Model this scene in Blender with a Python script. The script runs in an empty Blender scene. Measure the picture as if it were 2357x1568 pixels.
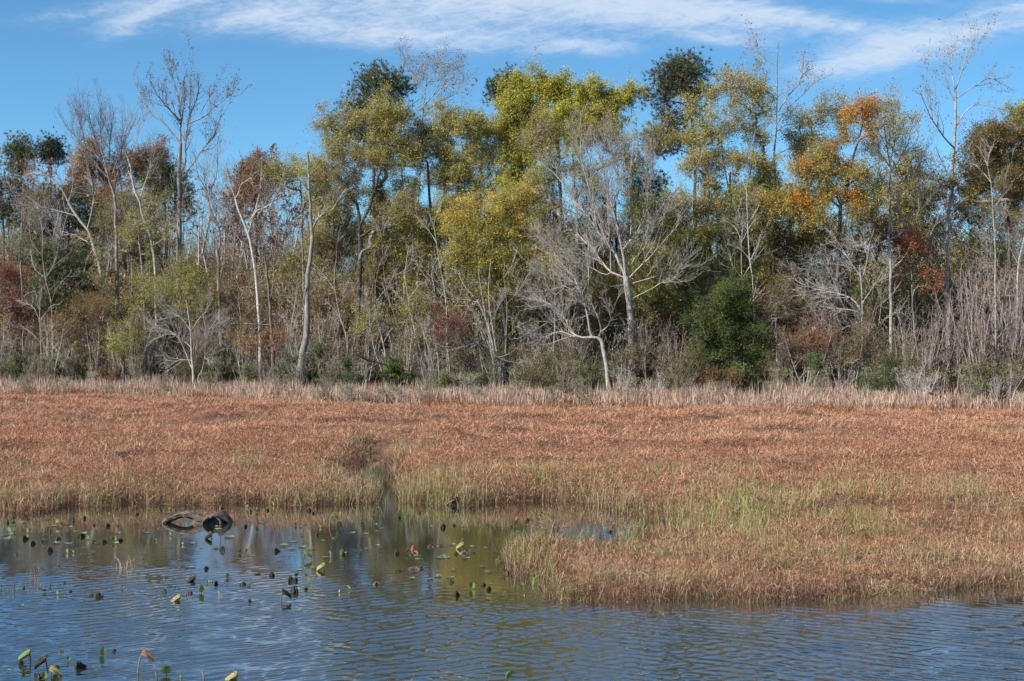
import bpy, math, random
import numpy as np
from mathutils import Vector
R_ = math.radians
SC = bpy.context.scene
COL = SC.collection

# ------------------------------------------------------------------ camera, sky, sun, exposure
CAM_H = 5.0
cam_d = bpy.data.cameras.new("camera"); cam = bpy.data.objects.new("camera", cam_d); COL.objects.link(cam)
cam_d.sensor_width = 36.0; cam_d.lens = 50.0; cam_d.clip_start = 0.5; cam_d.clip_end = 9000
cam.location = (0, 0, CAM_H); cam.rotation_euler = (R_(90) - 24/4275, 0, 0)
SC.camera = cam
SC.view_settings.view_transform = 'Standard'; SC.view_settings.look = 'None'
SC.view_settings.gamma = 1.0; SC.view_settings.exposure = 0.62; SC.view_settings.use_curve_mapping = False
SC.cycles.max_bounces = 6; SC.cycles.diffuse_bounces = 3; SC.cycles.glossy_bounces = 3
SC.cycles.transmission_bounces = 4; SC.cycles.use_denoising = True

SUN_EL = R_(37); SUN_AZ = math.atan2(-0.80, -0.46)          # azimuth from +Y towards +X
sd = Vector((math.sin(SUN_AZ)*math.cos(SUN_EL), math.cos(SUN_AZ)*math.cos(SUN_EL), math.sin(SUN_EL)))
sun_d = bpy.data.lights.new("sun", 'SUN'); sun = bpy.data.objects.new("sun", sun_d); COL.objects.link(sun)
sun_d.energy = 4.9; sun_d.angle = R_(0.53); sun_d.color = (1.0, 0.945, 0.86)
sun.rotation_euler = sd.to_track_quat('Z', 'Y').to_euler(); sun.location = (-60, -20, 60)

# ---- tiny node-expression helper
class E:
    def __init__(s, nt, sock): s.nt, s.s = nt, sock
    def _m(s, op, *o, clamp=False):
        n = s.nt.nodes.new('ShaderNodeMath'); n.operation = op; n.use_clamp = clamp
        for i, v in enumerate((s,)+o):
            if isinstance(v, E): s.nt.links.new(v.s, n.inputs[i])
            else: n.inputs[i].default_value = v
        return E(s.nt, n.outputs[0])
    def __add__(s, o): return s._m('ADD', o)
    def __radd__(s, o): return s._m('ADD', o)
    def __sub__(s, o): return s._m('SUBTRACT', o)
    def __rsub__(s, o): return (s*-1.0)._m('ADD', o)
    def __mul__(s, o): return s._m('MULTIPLY', o)
    def __rmul__(s, o): return s._m('MULTIPLY', o)
    def __truediv__(s, o): return s._m('DIVIDE', o)
    def max(s, o): return s._m('MAXIMUM', o)
    def min(s, o): return s._m('MINIMUM', o)
    def exp(s): return s._m('EXPONENT')
    def sstep(s, a, b):
        n = s.nt.nodes.new('ShaderNodeMapRange'); n.interpolation_type = 'SMOOTHSTEP'
        s.nt.links.new(s.s, n.inputs[0]); n.inputs[1].default_value = a; n.inputs[2].default_value = b
        n.inputs[3].default_value = 0; n.inputs[4].default_value = 1
        return E(s.nt, n.outputs[0])
def comb(nt, x, y, z):
    n = nt.nodes.new('ShaderNodeCombineXYZ')
    for i, v in enumerate((x, y, z)):
        if isinstance(v, E): nt.links.new(v.s, n.inputs[i])
        else: n.inputs[i].default_value = v
    return n.outputs[0]
def noise(nt, vec, scale, detail=4, rough=0.55, dist=0.0):
    n = nt.nodes.new('ShaderNodeTexNoise')
    if vec is not None: nt.links.new(vec, n.inputs['Vector'])
    n.inputs['Scale'].default_value = scale; n.inputs['Detail'].default_value = detail
    n.inputs['Roughness'].default_value = rough; n.inputs['Distortion'].default_value = dist
    return E(nt, n.outputs[0])
def mixc(nt, f, a, b, mode='MIX'):
    n = nt.nodes.new('ShaderNodeMix'); n.data_type = 'RGBA'; n.blend_type = mode
    for idx, v in ((0, f), (6, a), (7, b)):
        if isinstance(v, E): nt.links.new(v.s, n.inputs[idx])
        elif hasattr(v, 'is_linked'): nt.links.new(v, n.inputs[idx])
        elif idx == 0: n.inputs[idx].default_value = v
        else: n.inputs[idx].default_value = (*v, 1)
    return n.outputs[2]

world = bpy.data.worlds.new("World"); SC.world = world; world.use_nodes = True
wt = world.node_tree; wt.nodes.clear()
wo = wt.nodes.new('ShaderNodeOutputWorld'); bg = wt.nodes.new('ShaderNodeBackground')
sky = wt.nodes.new('ShaderNodeTexSky'); sky.sky_type = 'NISHITA'; sky.sun_disc = False
sky.sun_elevation = SUN_EL; sky.sun_rotation = SUN_AZ
sky.altitude = 300; sky.air_density = 0.75; sky.dust_density = 0.0; sky.ozone_density = 4.0
tc = wt.nodes.new('ShaderNodeTexCoord'); sx = wt.nodes.new('ShaderNodeSeparateXYZ')
wt.links.new(tc.outputs['Generated'], sx.inputs[0])
dx, dy, dz = (E(wt, sx.outputs[i]) for i in range(3))
dyc = dy.max(0.08)
ca = dx/dyc*3.273 + 1.1785          # direction across the pond, in thousandths
cb = 0.7657 - dz/dyc*3.273
def blob(cx, cy, rx, ry, ang, k):
    c, s_ = math.cos(R_(ang)), math.sin(R_(ang))
    u = (ca-cx)*(c/rx) + (cb-cy)*(s_/rx); v = (cb-cy)*(c/ry) - (ca-cx)*(s_/ry)
    return ((u*u + v*v)*-1.0).exp()*k
mask = None
for a in [(1.02,-0.02,0.52,0.105,4,1.15),(1.60,0.025,0.34,0.045,6,1.0),(0.72,0.065,0.24,0.04,8,.5),(1.0,0.09,0.25,0.03,4,.55),
          (0.40,0.0,0.20,0.05,-18,.62),(0.30,0.06,0.08,0.03,-25,.42),(.55,.05,.14,.03,-14,.45),(.18,.03,.12,.03,-15,.3),(0.08,0.04,0.14,0.02,-8,.22),
          (1.345,0.107,0.10,0.019,2,.75),(1.66,0.092,0.12,0.014,8,.62),(1.90,0.055,0.13,0.018,10,.6),
          (2.22,0.07,0.28,0.055,-16,.85),(1.98,0.135,0.18,0.040,-14,.72),(2.06,0.0,0.12,0.010,2,.5),(2.4,0.02,.1,.03,-10,.35),
          (1.9,-0.40,1.2,0.16,5,.6),(0.7,-.8,1.2,.2,8,.5)]:
    b_ = blob(*a); mask = b_ if mask is None else mask + b_
cs, sn = math.cos(R_(-13)), math.sin(R_(-13))
nv = comb(wt, (ca*cs + cb*sn)*2.2, (cb*cs - ca*sn)*11.0, 0.0)
n1 = noise(wt, nv, 2.6, 9, 0.68, 0.7)
nv2 = comb(wt, (ca*0.99 + cb*0.1)*4.0, (cb - ca*0.06)*13.0, 3.1)
n2 = noise(wt, nv2, 4.2, 9, 0.70, 0.8)
dens = (mask*1.0)*(n1*0.6 + n2*0.5 + 0.22) + (n1-0.5)*mask.min(0.55)*1.0 + (n2-0.5)*mask.min(0.5)*1.3
cf = dens.sstep(0.06, 1.12)*0.92
cf = cf*dy.sstep(0.05, 0.3)
tint = mixc(wt, 1.0, sky.outputs[0], (0.66, 1.02, 1.06), 'MULTIPLY')
skyc = mixc(wt, cf, tint, (4.5, 5.35, 6.5))
wt.links.new(skyc, bg.inputs[0]); bg.inputs[1].default_value = 0.093
wt.links.new(bg.outputs[0], wo.inputs[0])

# ------------------------------------------------------------------ helpers
F_ = 3273.0; CX = 1178.5; HY = 765.7
def px(x, y, Y): return np.array([(x-CX)/F_*Y, Y, CAM_H + (HY-y)/F_*Y])
def wpt(x, y):                       # point of the water surface
    Y = CAM_H*F_/(y-HY); return np.array([(x-CX)/F_*Y, Y])
def tag(o, label=None, cat=None, group=None, kind=None):
    if label: o['label'] = label
    if cat: o['category'] = cat
    if group: o['group'] = group
    if kind: o['kind'] = kind
    return o
def empty(name, loc):
    o = bpy.data.objects.new(name, None); COL.objects.link(o); o.location = loc; o.empty_display_size = .3; return o
def link(name, me, parent=None, loc=None):
    o = bpy.data.objects.new(name, me); COL.objects.link(o)
    if parent: o.parent = parent
    if loc is not None: o.location = loc
    return o
def copy_tree(o, parent=None):
    c = o.copy(); COL.objects.link(c); c.parent = parent
    for ch in list(o.children): copy_tree(ch, c)
    return c
def mesh(name, V, F, mat, col=None, smooth=False):
    """V (n,3); F list of int arrays (m,3) or (m,4)"""
    if not isinstance(F, list): F = [F]
    me = bpy.data.meshes.new(name)
    V = np.ascontiguousarray(V, dtype=np.float32)
    me.vertices.add(len(V)); me.vertices.foreach_set('co', V.ravel())
    li = np.concatenate([f.ravel() for f in F]).astype(np.int32)
    tot = np.concatenate([np.full(len(f), f.shape[1], np.int32) for f in F])
    st = np.concatenate([[0], np.cumsum(tot)[:-1]]).astype(np.int32)
    me.loops.add(len(li)); me.loops.foreach_set('vertex_index', li)
    me.polygons.add(len(tot)); me.polygons.foreach_set('loop_start', st)
    me.polygons.foreach_set('use_smooth', np.full(len(tot), smooth, dtype=bool))
    if col is not None:
        at = me.color_attributes.new('Col', 'FLOAT_COLOR', 'POINT')
        c4 = np.ones((len(V), 4), np.float32); c4[:, :3] = col; at.data.foreach_set('color', c4.ravel())
    me.update(calc_edges=True); me.validate()
    if isinstance(mat, (list, tuple)):
        for m in mat: me.materials.append(m)
    else: me.materials.append(mat)
    return me
def nrm(a): return a/np.maximum(np.linalg.norm(a, axis=-1, keepdims=True), 1e-9)

class VN:                            # smooth value noise on a periodic lattice
    def __init__(s, seed): s.g = np.random.default_rng(seed).random((256, 256))
    def one(s, x, y):
        xi = np.floor(x).astype(int); yi = np.floor(y).astype(int); fx = x-xi; fy = y-yi
        fx = fx*fx*(3-2*fx); fy = fy*fy*(3-2*fy); g = s.g
        a = g[xi % 256, yi % 256]; b = g[(xi+1) % 256, yi % 256]; c = g[xi % 256, (yi+1) % 256]; d = g[(xi+1) % 256, (yi+1) % 256]
        return (a*(1-fx)+b*fx)*(1-fy) + (c*(1-fx)+d*fx)*fy
    def __call__(s, x, y, sc, oct=3):
        r = 0; w = 1; t = 0
        for i in range(oct):
            r = r + w*s.one(x/sc*2**i + 17.3*i, y/sc*2**i - 9.1*i); t += w; w *= .5
        return r/t
vn1, vn2, vn3 = VN(1), VN(2), VN(3)
def sst(a, b, x):
    t = np.clip((x-a)/(b-a), 0, 1); return t*t*(3-2*t)

# ------------------------------------------------------------------ materials
def newmat(name):
    m = bpy.data.materials.new(name); m.use_nodes = True; nt = m.node_tree; nt.nodes.clear()
    return m, nt, nt.nodes.new('ShaderNodeOutputMaterial')
def principled(nt, out, rough=0.8, spec=0.3):
    p = nt.nodes.new('ShaderNodeBsdfPrincipled'); p.inputs['Roughness'].default_value = rough
    p.inputs['Specular IOR Level'].default_value = spec
    nt.links.new(p.outputs[0], out.inputs[0]); return p
def bump(nt, p, h, strength=0.5, dist=0.02):
    b = nt.nodes.new('ShaderNodeBump'); b.inputs['Strength'].default_value = strength; b.inputs['Distance'].default_value = dist
    nt.links.new(h.s, b.inputs['Height']); nt.links.new(b.outputs[0], p.inputs['Normal'])
def objco(nt):
    t = nt.nodes.new('ShaderNodeTexCoord'); return t.outputs['Object']
def mapv(nt, v, sc):
    n = nt.nodes.new('ShaderNodeMapping'); nt.links.new(v, n.inputs[0]); n.inputs['Scale'].default_value = sc; return n.outputs[0]
def bark(name, c0, c1, c2=None, patch=0.55):
    m, nt, out = newmat(name); p = principled(nt, out, 0.9, 0.15); o = objco(nt)
    n1 = noise(nt, mapv(nt, o, (1, 1, .35)), 5.0, 6, .65)
    c = mixc(nt, n1.sstep(.35, .65), c0, c1)
    if c2:
        n2 = noise(nt, o, 1.3, 5, .6); c = mixc(nt, n2.sstep(patch, patch+.12), c, c2)
    nt.links.new(c, p.inputs['Base Color'])
    bump(nt, p, noise(nt, mapv(nt, o, (1, 1, .2)), 14, 4, .6), .6, .05)
    return m
def leafmat(name, trans=0.3, rough=0.55, spec=0.25):
    m, nt, out = newmat(name)
    a = nt.nodes.new('ShaderNodeAttribute'); a.attribute_name = 'Col'
    p = nt.nodes.new('ShaderNodeBsdfPrincipled'); p.inputs['Roughness'].default_value = rough; p.inputs['Specular IOR Level'].default_value = spec
    nt.links.new(a.outputs[0], p.inputs['Base Color'])
    t = nt.nodes.new('ShaderNodeBsdfTranslucent'); nt.links.new(a.outputs[0], t.inputs[0])
    mx = nt.nodes.new('ShaderNodeMixShader'); mx.inputs[0].default_value = trans
    nt.links.new(p.outputs[0], mx.inputs[1]); nt.links.new(t.outputs[0], mx.inputs[2]); nt.links.new(mx.outputs[0], out.inputs[0])
    return m
M_pale = bark('pale_bark', (.30,.275,.235), (.47,.445,.395), (.20,.18,.145), .53)
M_white = bark('white_bark', (.42,.40,.36), (.58,.555,.51), (.25,.22,.175), .56)
M_grey = bark('grey_bark', (.17,.15,.13), (.31,.29,.26), (.38,.37,.33), .56)
M_dark = bark('dark_bark', (.05,.042,.035), (.12,.10,.085), (.20,.19,.17), .60)
M_brownbark = bark('brown_bark', (.12,.085,.065), (.24,.18,.145), (.30,.27,.23), .6)
M_pinebark = bark('pine_bark', (.11,.065,.045), (.24,.15,.11))
M_twig = bark('grey_twig', (.32,.285,.25), (.48,.445,.40))
M_twigred = bark('reddish_twig', (.235,.18,.155), (.37,.30,.27))
M_twigbrown = bark('brown_twig', (.21,.165,.135), (.37,.31,.265))
M_leaf = leafmat('leaf', .40)
M_needle = leafmat('pine_needles', .15, .5, .3)
M_grass = leafmat('dry_sedge', .25, .7, .15)
M_lily = leafmat('lily_leaf', .22, .5, .22)

# ------------------------------------------------------------------ shore line and ground
def poly_px(l): return np.array([wpt(*p) for p in l])
MAIN = poly_px([(-900,1160),(-300,1168),(0,1174),(60,1182),(120,1176),(170,1164),(230,1170),(300,1160),(380,1164),(500,1162),(600,1158),(700,1164),(800,1160),(862,1160),
   (880,1146),(868,1132),(830,1126),(786,1118),(776,1104),(812,1086),(838,1066),(856,1046),(878,1034),(896,1046),(897,1072),(908,1092),(920,1106),(926,1124),(915,1140),(925,1156),(1000,1160),(1080,1166),(1150,1158),(1250,1152),
   (1330,1154),(1400,1168),(1440,1180),(1490,1184),(1540,1196),(1575,1210),(1580,1224),(1550,1238),(1500,1248),(1450,1258),(1400,1276),(1330,1276),(1270,1264),(1215,1262),(1182,1270),
   (1190,1290),(1205,1312),(1208,1332),(1240,1360),(1310,1378),(1400,1381),(1500,1385),(1600,1380),(1700,1384),(1800,1379),(1950,1377),(2050,1370),(2150,1366),(2250,1358),(2357,1352),(2600,1348),(3400,1340)])
MAIN = np.vstack([MAIN, [[400, MAIN[-1,1]], [400, 420], [-400, 420], [-400, MAIN[0,1]]]])
def sdf(X, Y, poly=MAIN):
    sh = X.shape; P = np.stack([X.ravel(), Y.ravel()], 1); d = np.full(len(P), 1e9); ins = np.zeros(len(P), bool)
    for i in range(len(poly)):
        a = poly[i]; b = poly[(i+1) % len(poly)]; e = b-a; w = P-a
        t = np.clip((w@e)/(e@e+1e-12), 0, 1); q = w-t[:, None]*e; d = np.minimum(d, (q*q).sum(1))
        c = (a[1] <= P[:, 1]) != (b[1] <= P[:, 1])
        if b[1] != a[1]: ins ^= c & (P[:, 0] < a[0]+(P[:, 1]-a[1])/(b[1]-a[1])*e[0])
    d = np.sqrt(d); return np.where(ins, d, -d).reshape(sh)
SX = np.arange(-48, 48.01, .16); SY = np.arange(20, 60, .16)
SG = sdf(*np.meshgrid(SX, SY, indexing='ij'))
SG = SG + (vn1(*np.meshgrid(SX, SY, indexing='ij'), 1.3, 2)-.5)*.7
def shore(x, y):                     # signed distance to the water's edge, interpolated
    u = np.clip((x-SX[0])/.16, 0, len(SX)-1.001); v = np.clip((y-SY[0])/.16, 0, len(SY)-1.001)
    i = u.astype(int); j = v.astype(int); fu = u-i; fv = v-j
    r = (SG[i, j]*(1-fu)+SG[i+1, j]*fu)*(1-fv) + (SG[i, j+1]*(1-fu)+SG[i+1, j+1]*fu)*fv
    return np.where(y > 59.5, np.maximum(r, 5), r)
def is_pen(x, y):                    # the low spit in front of the inlet
    return (1-sst(34.5, 38.5, y - .10*np.clip(x-8, 0, 12)*-1))*sst(-1, 0.5, x)
def front_line(xd): return np.interp(xd, [-300, 0, 400, 700, 1000, 1300, 2357], [106, 105, 103, 93.5, 89.5, 86, 83.5])
def yshift(xd): return front_line(xd)-84.5
def hill(x, y):
    y = y-.8*yshift(CX+x/np.maximum(y, 60)*F_)
    b = sst(104, 116, y)*.5
    h = b + 11.5*sst(112, 196, y)*(1+.25*(vn2(x, y, 38, 2)-.5)) + 2.0*sst(180, 420, y)
    return h + sst(104, 125, y)*(vn3(x, y, 7, 3)-.5)*1.0
def ground(x, y):
    s = shore(x, y); pen = is_pen(x, y)
    rid = 1-np.abs(vn1(x, y, 2.6, 2)*2-1)*1.6
    pl = sst(.40, .52, vn1(x*.55+3, y, 2.6, 3)); m = (pl-.6)*.42*sst(.7, 2.5, s) + (rid-.45)*.30*sst(.5, 3., s) + (vn2(x, y, 8, 2)-.5)*.55*sst(2, 6, s) + (vn3(x, y, .9, 2)-.5)*.22*sst(.2, 1., s)
    xd_ = CX+x/np.maximum(y, 20)*F_; yd_ = HY+CAM_H*F_/np.maximum(y, 20)
    m = m + .30*np.exp(-((xd_-815)/42)**2-((yd_-1052)/26)**2)*sst(.1, .9, s)
    land = .02 + (.34-.22*pen)*sst(.0, 1.3, s) + m*(1-.55*pen)
    back = sst(-8, 2, y-front_line(CX+x/np.maximum(y, 20)*F_))
    land = land*(1-back) + (.22+.1*(vn1(x, y, 4, 2)-.5))*back
    wat = -.03 - .55*sst(0, 1.2, -s)
    far = np.maximum(sst(-55, -75, y), sst(330, 380, np.abs(x)))
    return np.maximum(np.where(s > 0, land, wat)*(1-far) + far*.6, -1) + hill(x, y)
def grow_axis(a, b, step, ext, ratio=1.35):
    core = np.arange(a, b+step*.5, step); out = []; s = step; v = core[-1]
    while v < ext: s *= ratio; v += s; out.append(v)
    lo = []; s = step; v = a
    while v > -ext: s *= ratio; v -= s; lo.append(v)
    return np.concatenate([lo[::-1], core, out])
def sheet(name, gx, gy, fz, mat, smooth=True):
    X, Y = np.meshgrid(gx, gy, indexing='ij'); V = np.stack([X, Y, fz(X, Y)], -1).reshape(-1, 3)
    n, m = len(gx), len(gy); i, j = np.meshgrid(np.arange(n-1), np.arange(m-1), indexing='ij'); b = (i*m+j).ravel()
    return mesh(name, V, np.stack([b, b+m, b+m+1, b+1], 1), mat, smooth=smooth)
m, nt, out = newmat('ground_litter'); p = principled(nt, out, .95, .1)
g = nt.nodes.new('ShaderNodeNewGeometry'); sp = nt.nodes.new('ShaderNodeSeparateXYZ'); nt.links.new(g.outputs['Position'], sp.inputs[0])
py_ = E(nt, sp.outputs[1]); nA = noise(nt, g.outputs['Position'], 1.4, 6, .7); nB = noise(nt, g.outputs['Position'], .25, 4, .6)
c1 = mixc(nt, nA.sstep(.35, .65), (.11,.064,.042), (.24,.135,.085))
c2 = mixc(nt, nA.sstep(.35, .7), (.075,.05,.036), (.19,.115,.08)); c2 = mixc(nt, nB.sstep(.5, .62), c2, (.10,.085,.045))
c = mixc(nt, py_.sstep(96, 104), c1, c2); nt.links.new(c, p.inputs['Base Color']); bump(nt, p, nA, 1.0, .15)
M_ground = m
gx = grow_axis(-46, 46, .32, 4000); gy = np.concatenate([grow_axis(0, .1, 20, 4000)[grow_axis(0, .1, 20, 4000) < 10], np.arange(12, 24, 2.), np.arange(24, 60, .3), np.arange(60, 100, .8), np.arange(100, 215, 2.), 215*1.12**np.arange(0, 27)])
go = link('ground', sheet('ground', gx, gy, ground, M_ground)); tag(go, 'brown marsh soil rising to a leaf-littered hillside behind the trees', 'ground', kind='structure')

# ------------------------------------------------------------------ water with real wind ripples
rng = np.random.default_rng(5)
waves = []
for k in range(60):
    g_ = k % 5; lam = rng.uniform(.20, .34) if g_ < 4 else rng.uniform(.10, .17); th = rng.normal(-.56, .15) if g_ in (0, 1) else rng.normal(.50, .16) if g_ in (2, 3) else rng.normal(0, .5)
    waves.append((2*math.pi/lam*math.sin(th), 2*math.pi/lam*math.cos(th), rng.random()*6.28, lam, g_))
def wmask(x, y):
    xd = CX + x/np.maximum(y, 1)*F_
    edge = 31.0 - 3.6*sst(560, 1100, xd) - .4*sst(1200, 1500, xd) + (vn1(x, y, 4.5, 3)-.5)*5.0
    return sst(-.6, 3.2, edge-y)
def wz(x, y):
    z = np.zeros_like(x); mk = wmask(x, y)*(.62+.75*vn2(x, y, 5, 2)) ; 
    lr = sst(-5, 6, x+(vn2(x, y, 6, 2)-.5)*8)
    for kx, ky, ph, lam, g_ in waves:
        gust = (.35 + 1.3*vn3(x+ph*31, y-ph*17, 1.7, 1))*((1.25-.75*lr) if g_ in (0, 1) else (.45+.8*lr) if g_ in (2, 3) else .6)
        a_ = kx*x+ky*y+ph; z += .00085*lam/.3*(np.sin(a_)+.28*np.cos(2*a_))*gust
    return z*(mk + .075)
wx = grow_axis(-17, 17, .075, 390, 1.5); wx = wx[np.abs(wx) < 420]
wy = np.concatenate([np.arange(-70, 12, 4.), np.arange(12, 17, .3), np.arange(17, 33, .042), np.arange(33, 62, .14)])
m, nt, out = newmat('pond_water'); p = principled(nt, out, .04, .5)
p.inputs['IOR'].default_value = 1.8; p.inputs['Coat Weight'].default_value = 1.0; p.inputs['Coat IOR'].default_value = 1.65; p.inputs['Coat Roughness'].default_value = .04; p.inputs['Base Color'].default_value = (.024,.026,.022,1)
g = nt.nodes.new('ShaderNodeNewGeometry'); nz = noise(nt, mapv(nt, g.outputs['Position'], (1, 1.6, 1)), 9, 3, .6); bump(nt, p, nz, .03, .012)
wo_ = link('water', sheet('water', wx, wy, wz, m)); tag(wo_, 'pond water, calm and brown far off, rippled and blue nearer', 'water', kind='structure')

# ------------------------------------------------------------------ marsh vegetation (uncountable blades)
def blades(base, az, tilt, L, w, bend, rng, facejit=1.0):
    """bent two-segment strips: returns (V (n,6,3))"""
    d = np.stack([np.sin(tilt)*np.cos(az), np.sin(tilt)*np.sin(az), np.cos(tilt)], 1)
    t2 = tilt+bend; d2 = np.stack([np.sin(t2)*np.cos(az), np.sin(t2)*np.sin(az), np.cos(t2)], 1)
    fa = az+math.pi/2+rng.normal(0, facejit, len(az)); s = np.stack([np.cos(fa), np.sin(fa), rng.normal(0, .3, len(az))], 1)
    s = nrm(s)*w[:, None]*.5; a = base; b = a+d*L[:, None]*.55; c = b+d2*L[:, None]*.45
    return np.stack([a-s, a+s, b-s*.8, b+s*.8, c-s*.15, c+s*.15], 1)
def blade_mesh(name, Vs, cols, mat):
    V = np.concatenate(Vs); C = np.concatenate(cols); n = len(V)
    b = np.arange(n)[:, None]*6
    F = np.concatenate([b+np.array([0, 1, 3, 2]), b+np.array([2, 3, 5, 4])])
    return mesh(name, V.reshape(-1, 3), F, mat, col=np.repeat(C, 6, 0))
def pick(pal, n, rng, var=.22):
    p = np.array(pal)[rng.integers(0, len(pal), n)]; return p*(1+rng.normal(0, var, (n, 1)))*(1+rng.normal(0, .06, (n, 3)))
RUST = [(.56,.27,.16),(.48,.22,.125),(.63,.33,.205),(.40,.175,.10),(.60,.34,.215)]
TAN = [(.66,.47,.30),(.58,.40,.25),(.70,.55,.38)]
DKB = [(.13,.065,.042),(.19,.10,.065),(.24,.12,.085)]
GRN = [(.28,.29,.095),(.33,.33,.12),(.22,.245,.075),(.37,.34,.15)]
GRB = [(.25,.33,.09),(.30,.37,.11),(.19,.27,.08)]
STR = [(.43,.36,.20),(.37,.30,.165),(.49,.40,.25)]
def scatter(n, y0, y1, rng, pw=1.0, margin=3.0):
    y = (rng.random(n)*(y1**(1+pw)-y0**(1+pw)) + y0**(1+pw))**(1/(1+pw)); x = (rng.random(n)*2-1)*(.372*y+margin); return x, y
def greenness(x, y):
    s = shore(x, y); pen = is_pen(x, y)
    g = .9*np.exp(-np.maximum(s-.2, 0)/1.0)*sst(.28, .62, vn1(x+7, y, 2.4, 2)) + .45*sst(.62, .72, vn3(x, y, 4, 3))*(1-sst(46, 52, y)) + .16*sst(.60, .68, vn2(x+40, y, 9, 3))
    g = np.maximum(g, pen*(.44+.9*(vn1(x, y, 1.6, 3)-.5)))
    right = sst(3.5, 8, x)*(1-sst(38, 46, y)); g = np.maximum(g, right*(.05+1.1*(vn2(x, y, 2.5, 3)-.45)))
    return np.clip(g, 0, 1)
rng = np.random.default_rng(11); Vs = []; Cs = []
def addB(x, y, z, az, tilt, L, w, bend, pal, jit=1.0, var=.22):
    Vs.append(blades(np.stack([x, y, z], 1), az, tilt, L, w, bend, rng, jit)); Cs.append(np.clip(pick(pal, len(x), rng, var), .01, .95))
def far_w(y): return np.clip((y/42.)**.7, .7, 1.6)
# collapsed rust-brown mats
x, y = scatter(860000, 38, 109, rng, .5); s = shore(x, y); g_ = greenness(x, y); fl = front_line(CX+x/y*F_)
k = (y < fl+2.5) & (s > .05) & (rng.random(len(x)) > g_*.8) & (rng.random(len(x)) < .45+1.1*sst(.25, .6, vn3(x-30, y, 1.6, 2))); x, y = x[k], y[k]; n = len(x)
lean = vn1(x, y, 5, 2)*6.28*2
addB(x, y, ground(x, y)+rng.random(n)*.20-.05, lean+rng.normal(0, 1.3, n), np.abs(rng.normal(1.15, .42, n)), .09+.20*rng.random(n)**1.5, .019*far_w(y)*(.6+.6*rng.random(n)), rng.normal(.4, .5, n), RUST+RUST+RUST+DKB[1:2])
# straw stalks standing out of them
x, y = scatter(72000, 38, 105, rng, .5); s = shore(x, y); k = (y < front_line(CX+x/y*F_)+1) & (s > .1) & (rng.random(len(x)) < .25+1.2*sst(.45, .7, vn2(x, y, 3.0, 2))); x, y = x[k], y[k]; n = len(x)
addB(x, y, ground(x, y)+rng.random(n)*.16, rng.random(n)*6.28, np.abs(rng.normal(.95, .42, n)), .22+.34*rng.random(n), .012*far_w(y), rng.normal(.5, .4, n), TAN+STR)
# green and straw stems, thick along the bank
x, y = scatter(420000, 25.5, 66, rng, .15); s = shore(x, y); g_ = greenness(x, y); pen = is_pen(x, y)
chn = np.exp(-((CX+x/y*F_-850)/75)**2-((HY+CAM_H*F_/y-1085)/42)**2)
k = (s > -.12) & (rng.random(len(x)) < g_*(1-.8*chn)*np.where(y < 40, .7, .5)); x, y, pen, s = x[k], y[k], pen[k], s[k]; n = len(x)
hgt = (.24+.36*rng.random(n))*(1-.38*pen)*(.35+1.35*sst(.2, .8, vn3(x, y, 1.1, 3)))
kind = rng.random(n) + (vn1(x, y, 1.9, 2)-.5)*1.1
for lo, hi, pal in ((-9, .30, STR), (.30, .52, STR+GRN[:1]), (.52, .86, GRN+STR[:1]), (.86, 9, GRB+GRN)):
    q = (kind >= lo) & (kind < hi); nn = q.sum()
    addB(x[q], y[q], ground(x[q], y[q])-.03, rng.random(nn)*6.28, np.abs(rng.normal(.16, .2, nn)), hgt[q], .010*far_w(y[q])*1.15, rng.normal(.45, .4, nn), pal)
# lying litter, tan and reddish, on the spit and by the edge
x, y = scatter(230000, 25.5, 50, rng, .0); s = shore(x, y); pen = is_pen(x, y)
k = (s > -.05) & (rng.random(len(x)) < np.clip(pen*.85+.5*np.exp(-s/2.5)+.25, 0, 1)*(.3+1.1*sst(.28, .58, vn3(x+11, y, 1.0, 3)))); x, y, pen = x[k], y[k], pen[k]; n = len(x)
addB(x, y, ground(x, y)+rng.random(n)*.26*(1-.2*pen), rng.random(n)*6.28, np.abs(rng.normal(1.1, .5, n)), .08+.20*rng.random(n), .012*far_w(y)*1.1, rng.normal(.4, .5, n), [(.52,.35,.21),(.45,.27,.155),(.40,.21,.12),(.57,.43,.27),(.30,.16,.095)])
# stems at the bank foot; their dark colour paints in mud and shaded cavities
x, y = scatter(230000, 25.5, 56, rng, .0); s = shore(x, y); k = (s > -.15) & (s < .65) & (vn2(x, y, 1.3, 2) > .28); x, y = x[k], y[k]; n = len(x)
addB(x, y, ground(x, y)-.05, rng.random(n)*6.28, np.abs(rng.normal(.25, .25, n)), .22+.28*rng.random(n), .016*far_w(y), rng.normal(.5, .4, n), DKB+[(.20,.16,.09)])
# russet seed heads: little tufts of short bracts carried on the stems
x, y = scatter(26000, 25.5, 58, rng, .0); s = shore(x, y); k = (s > .1) & (rng.random(len(x)) < .2+.9*sst(.42, .62, vn3(x+9, y, 2.4, 2))); x, y = x[k], y[k]; n = len(x)
pen = is_pen(x, y); z = ground(x, y) + (.26+.24*rng.random(n))*(1-.35*pen)
for r in range(8):
    addB(x+rng.normal(0, .045, n), y+rng.normal(0, .045, n), z+rng.normal(0, .03, n), rng.random(n)*6.28, np.abs(rng.normal(1.0, .5, n)), .07+.07*rng.random(n), .016*far_w(y)*1.1, rng.normal(.4, .4, n), [(.40,.195,.11),(.47,.25,.14),(.29,.14,.085)])
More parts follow.
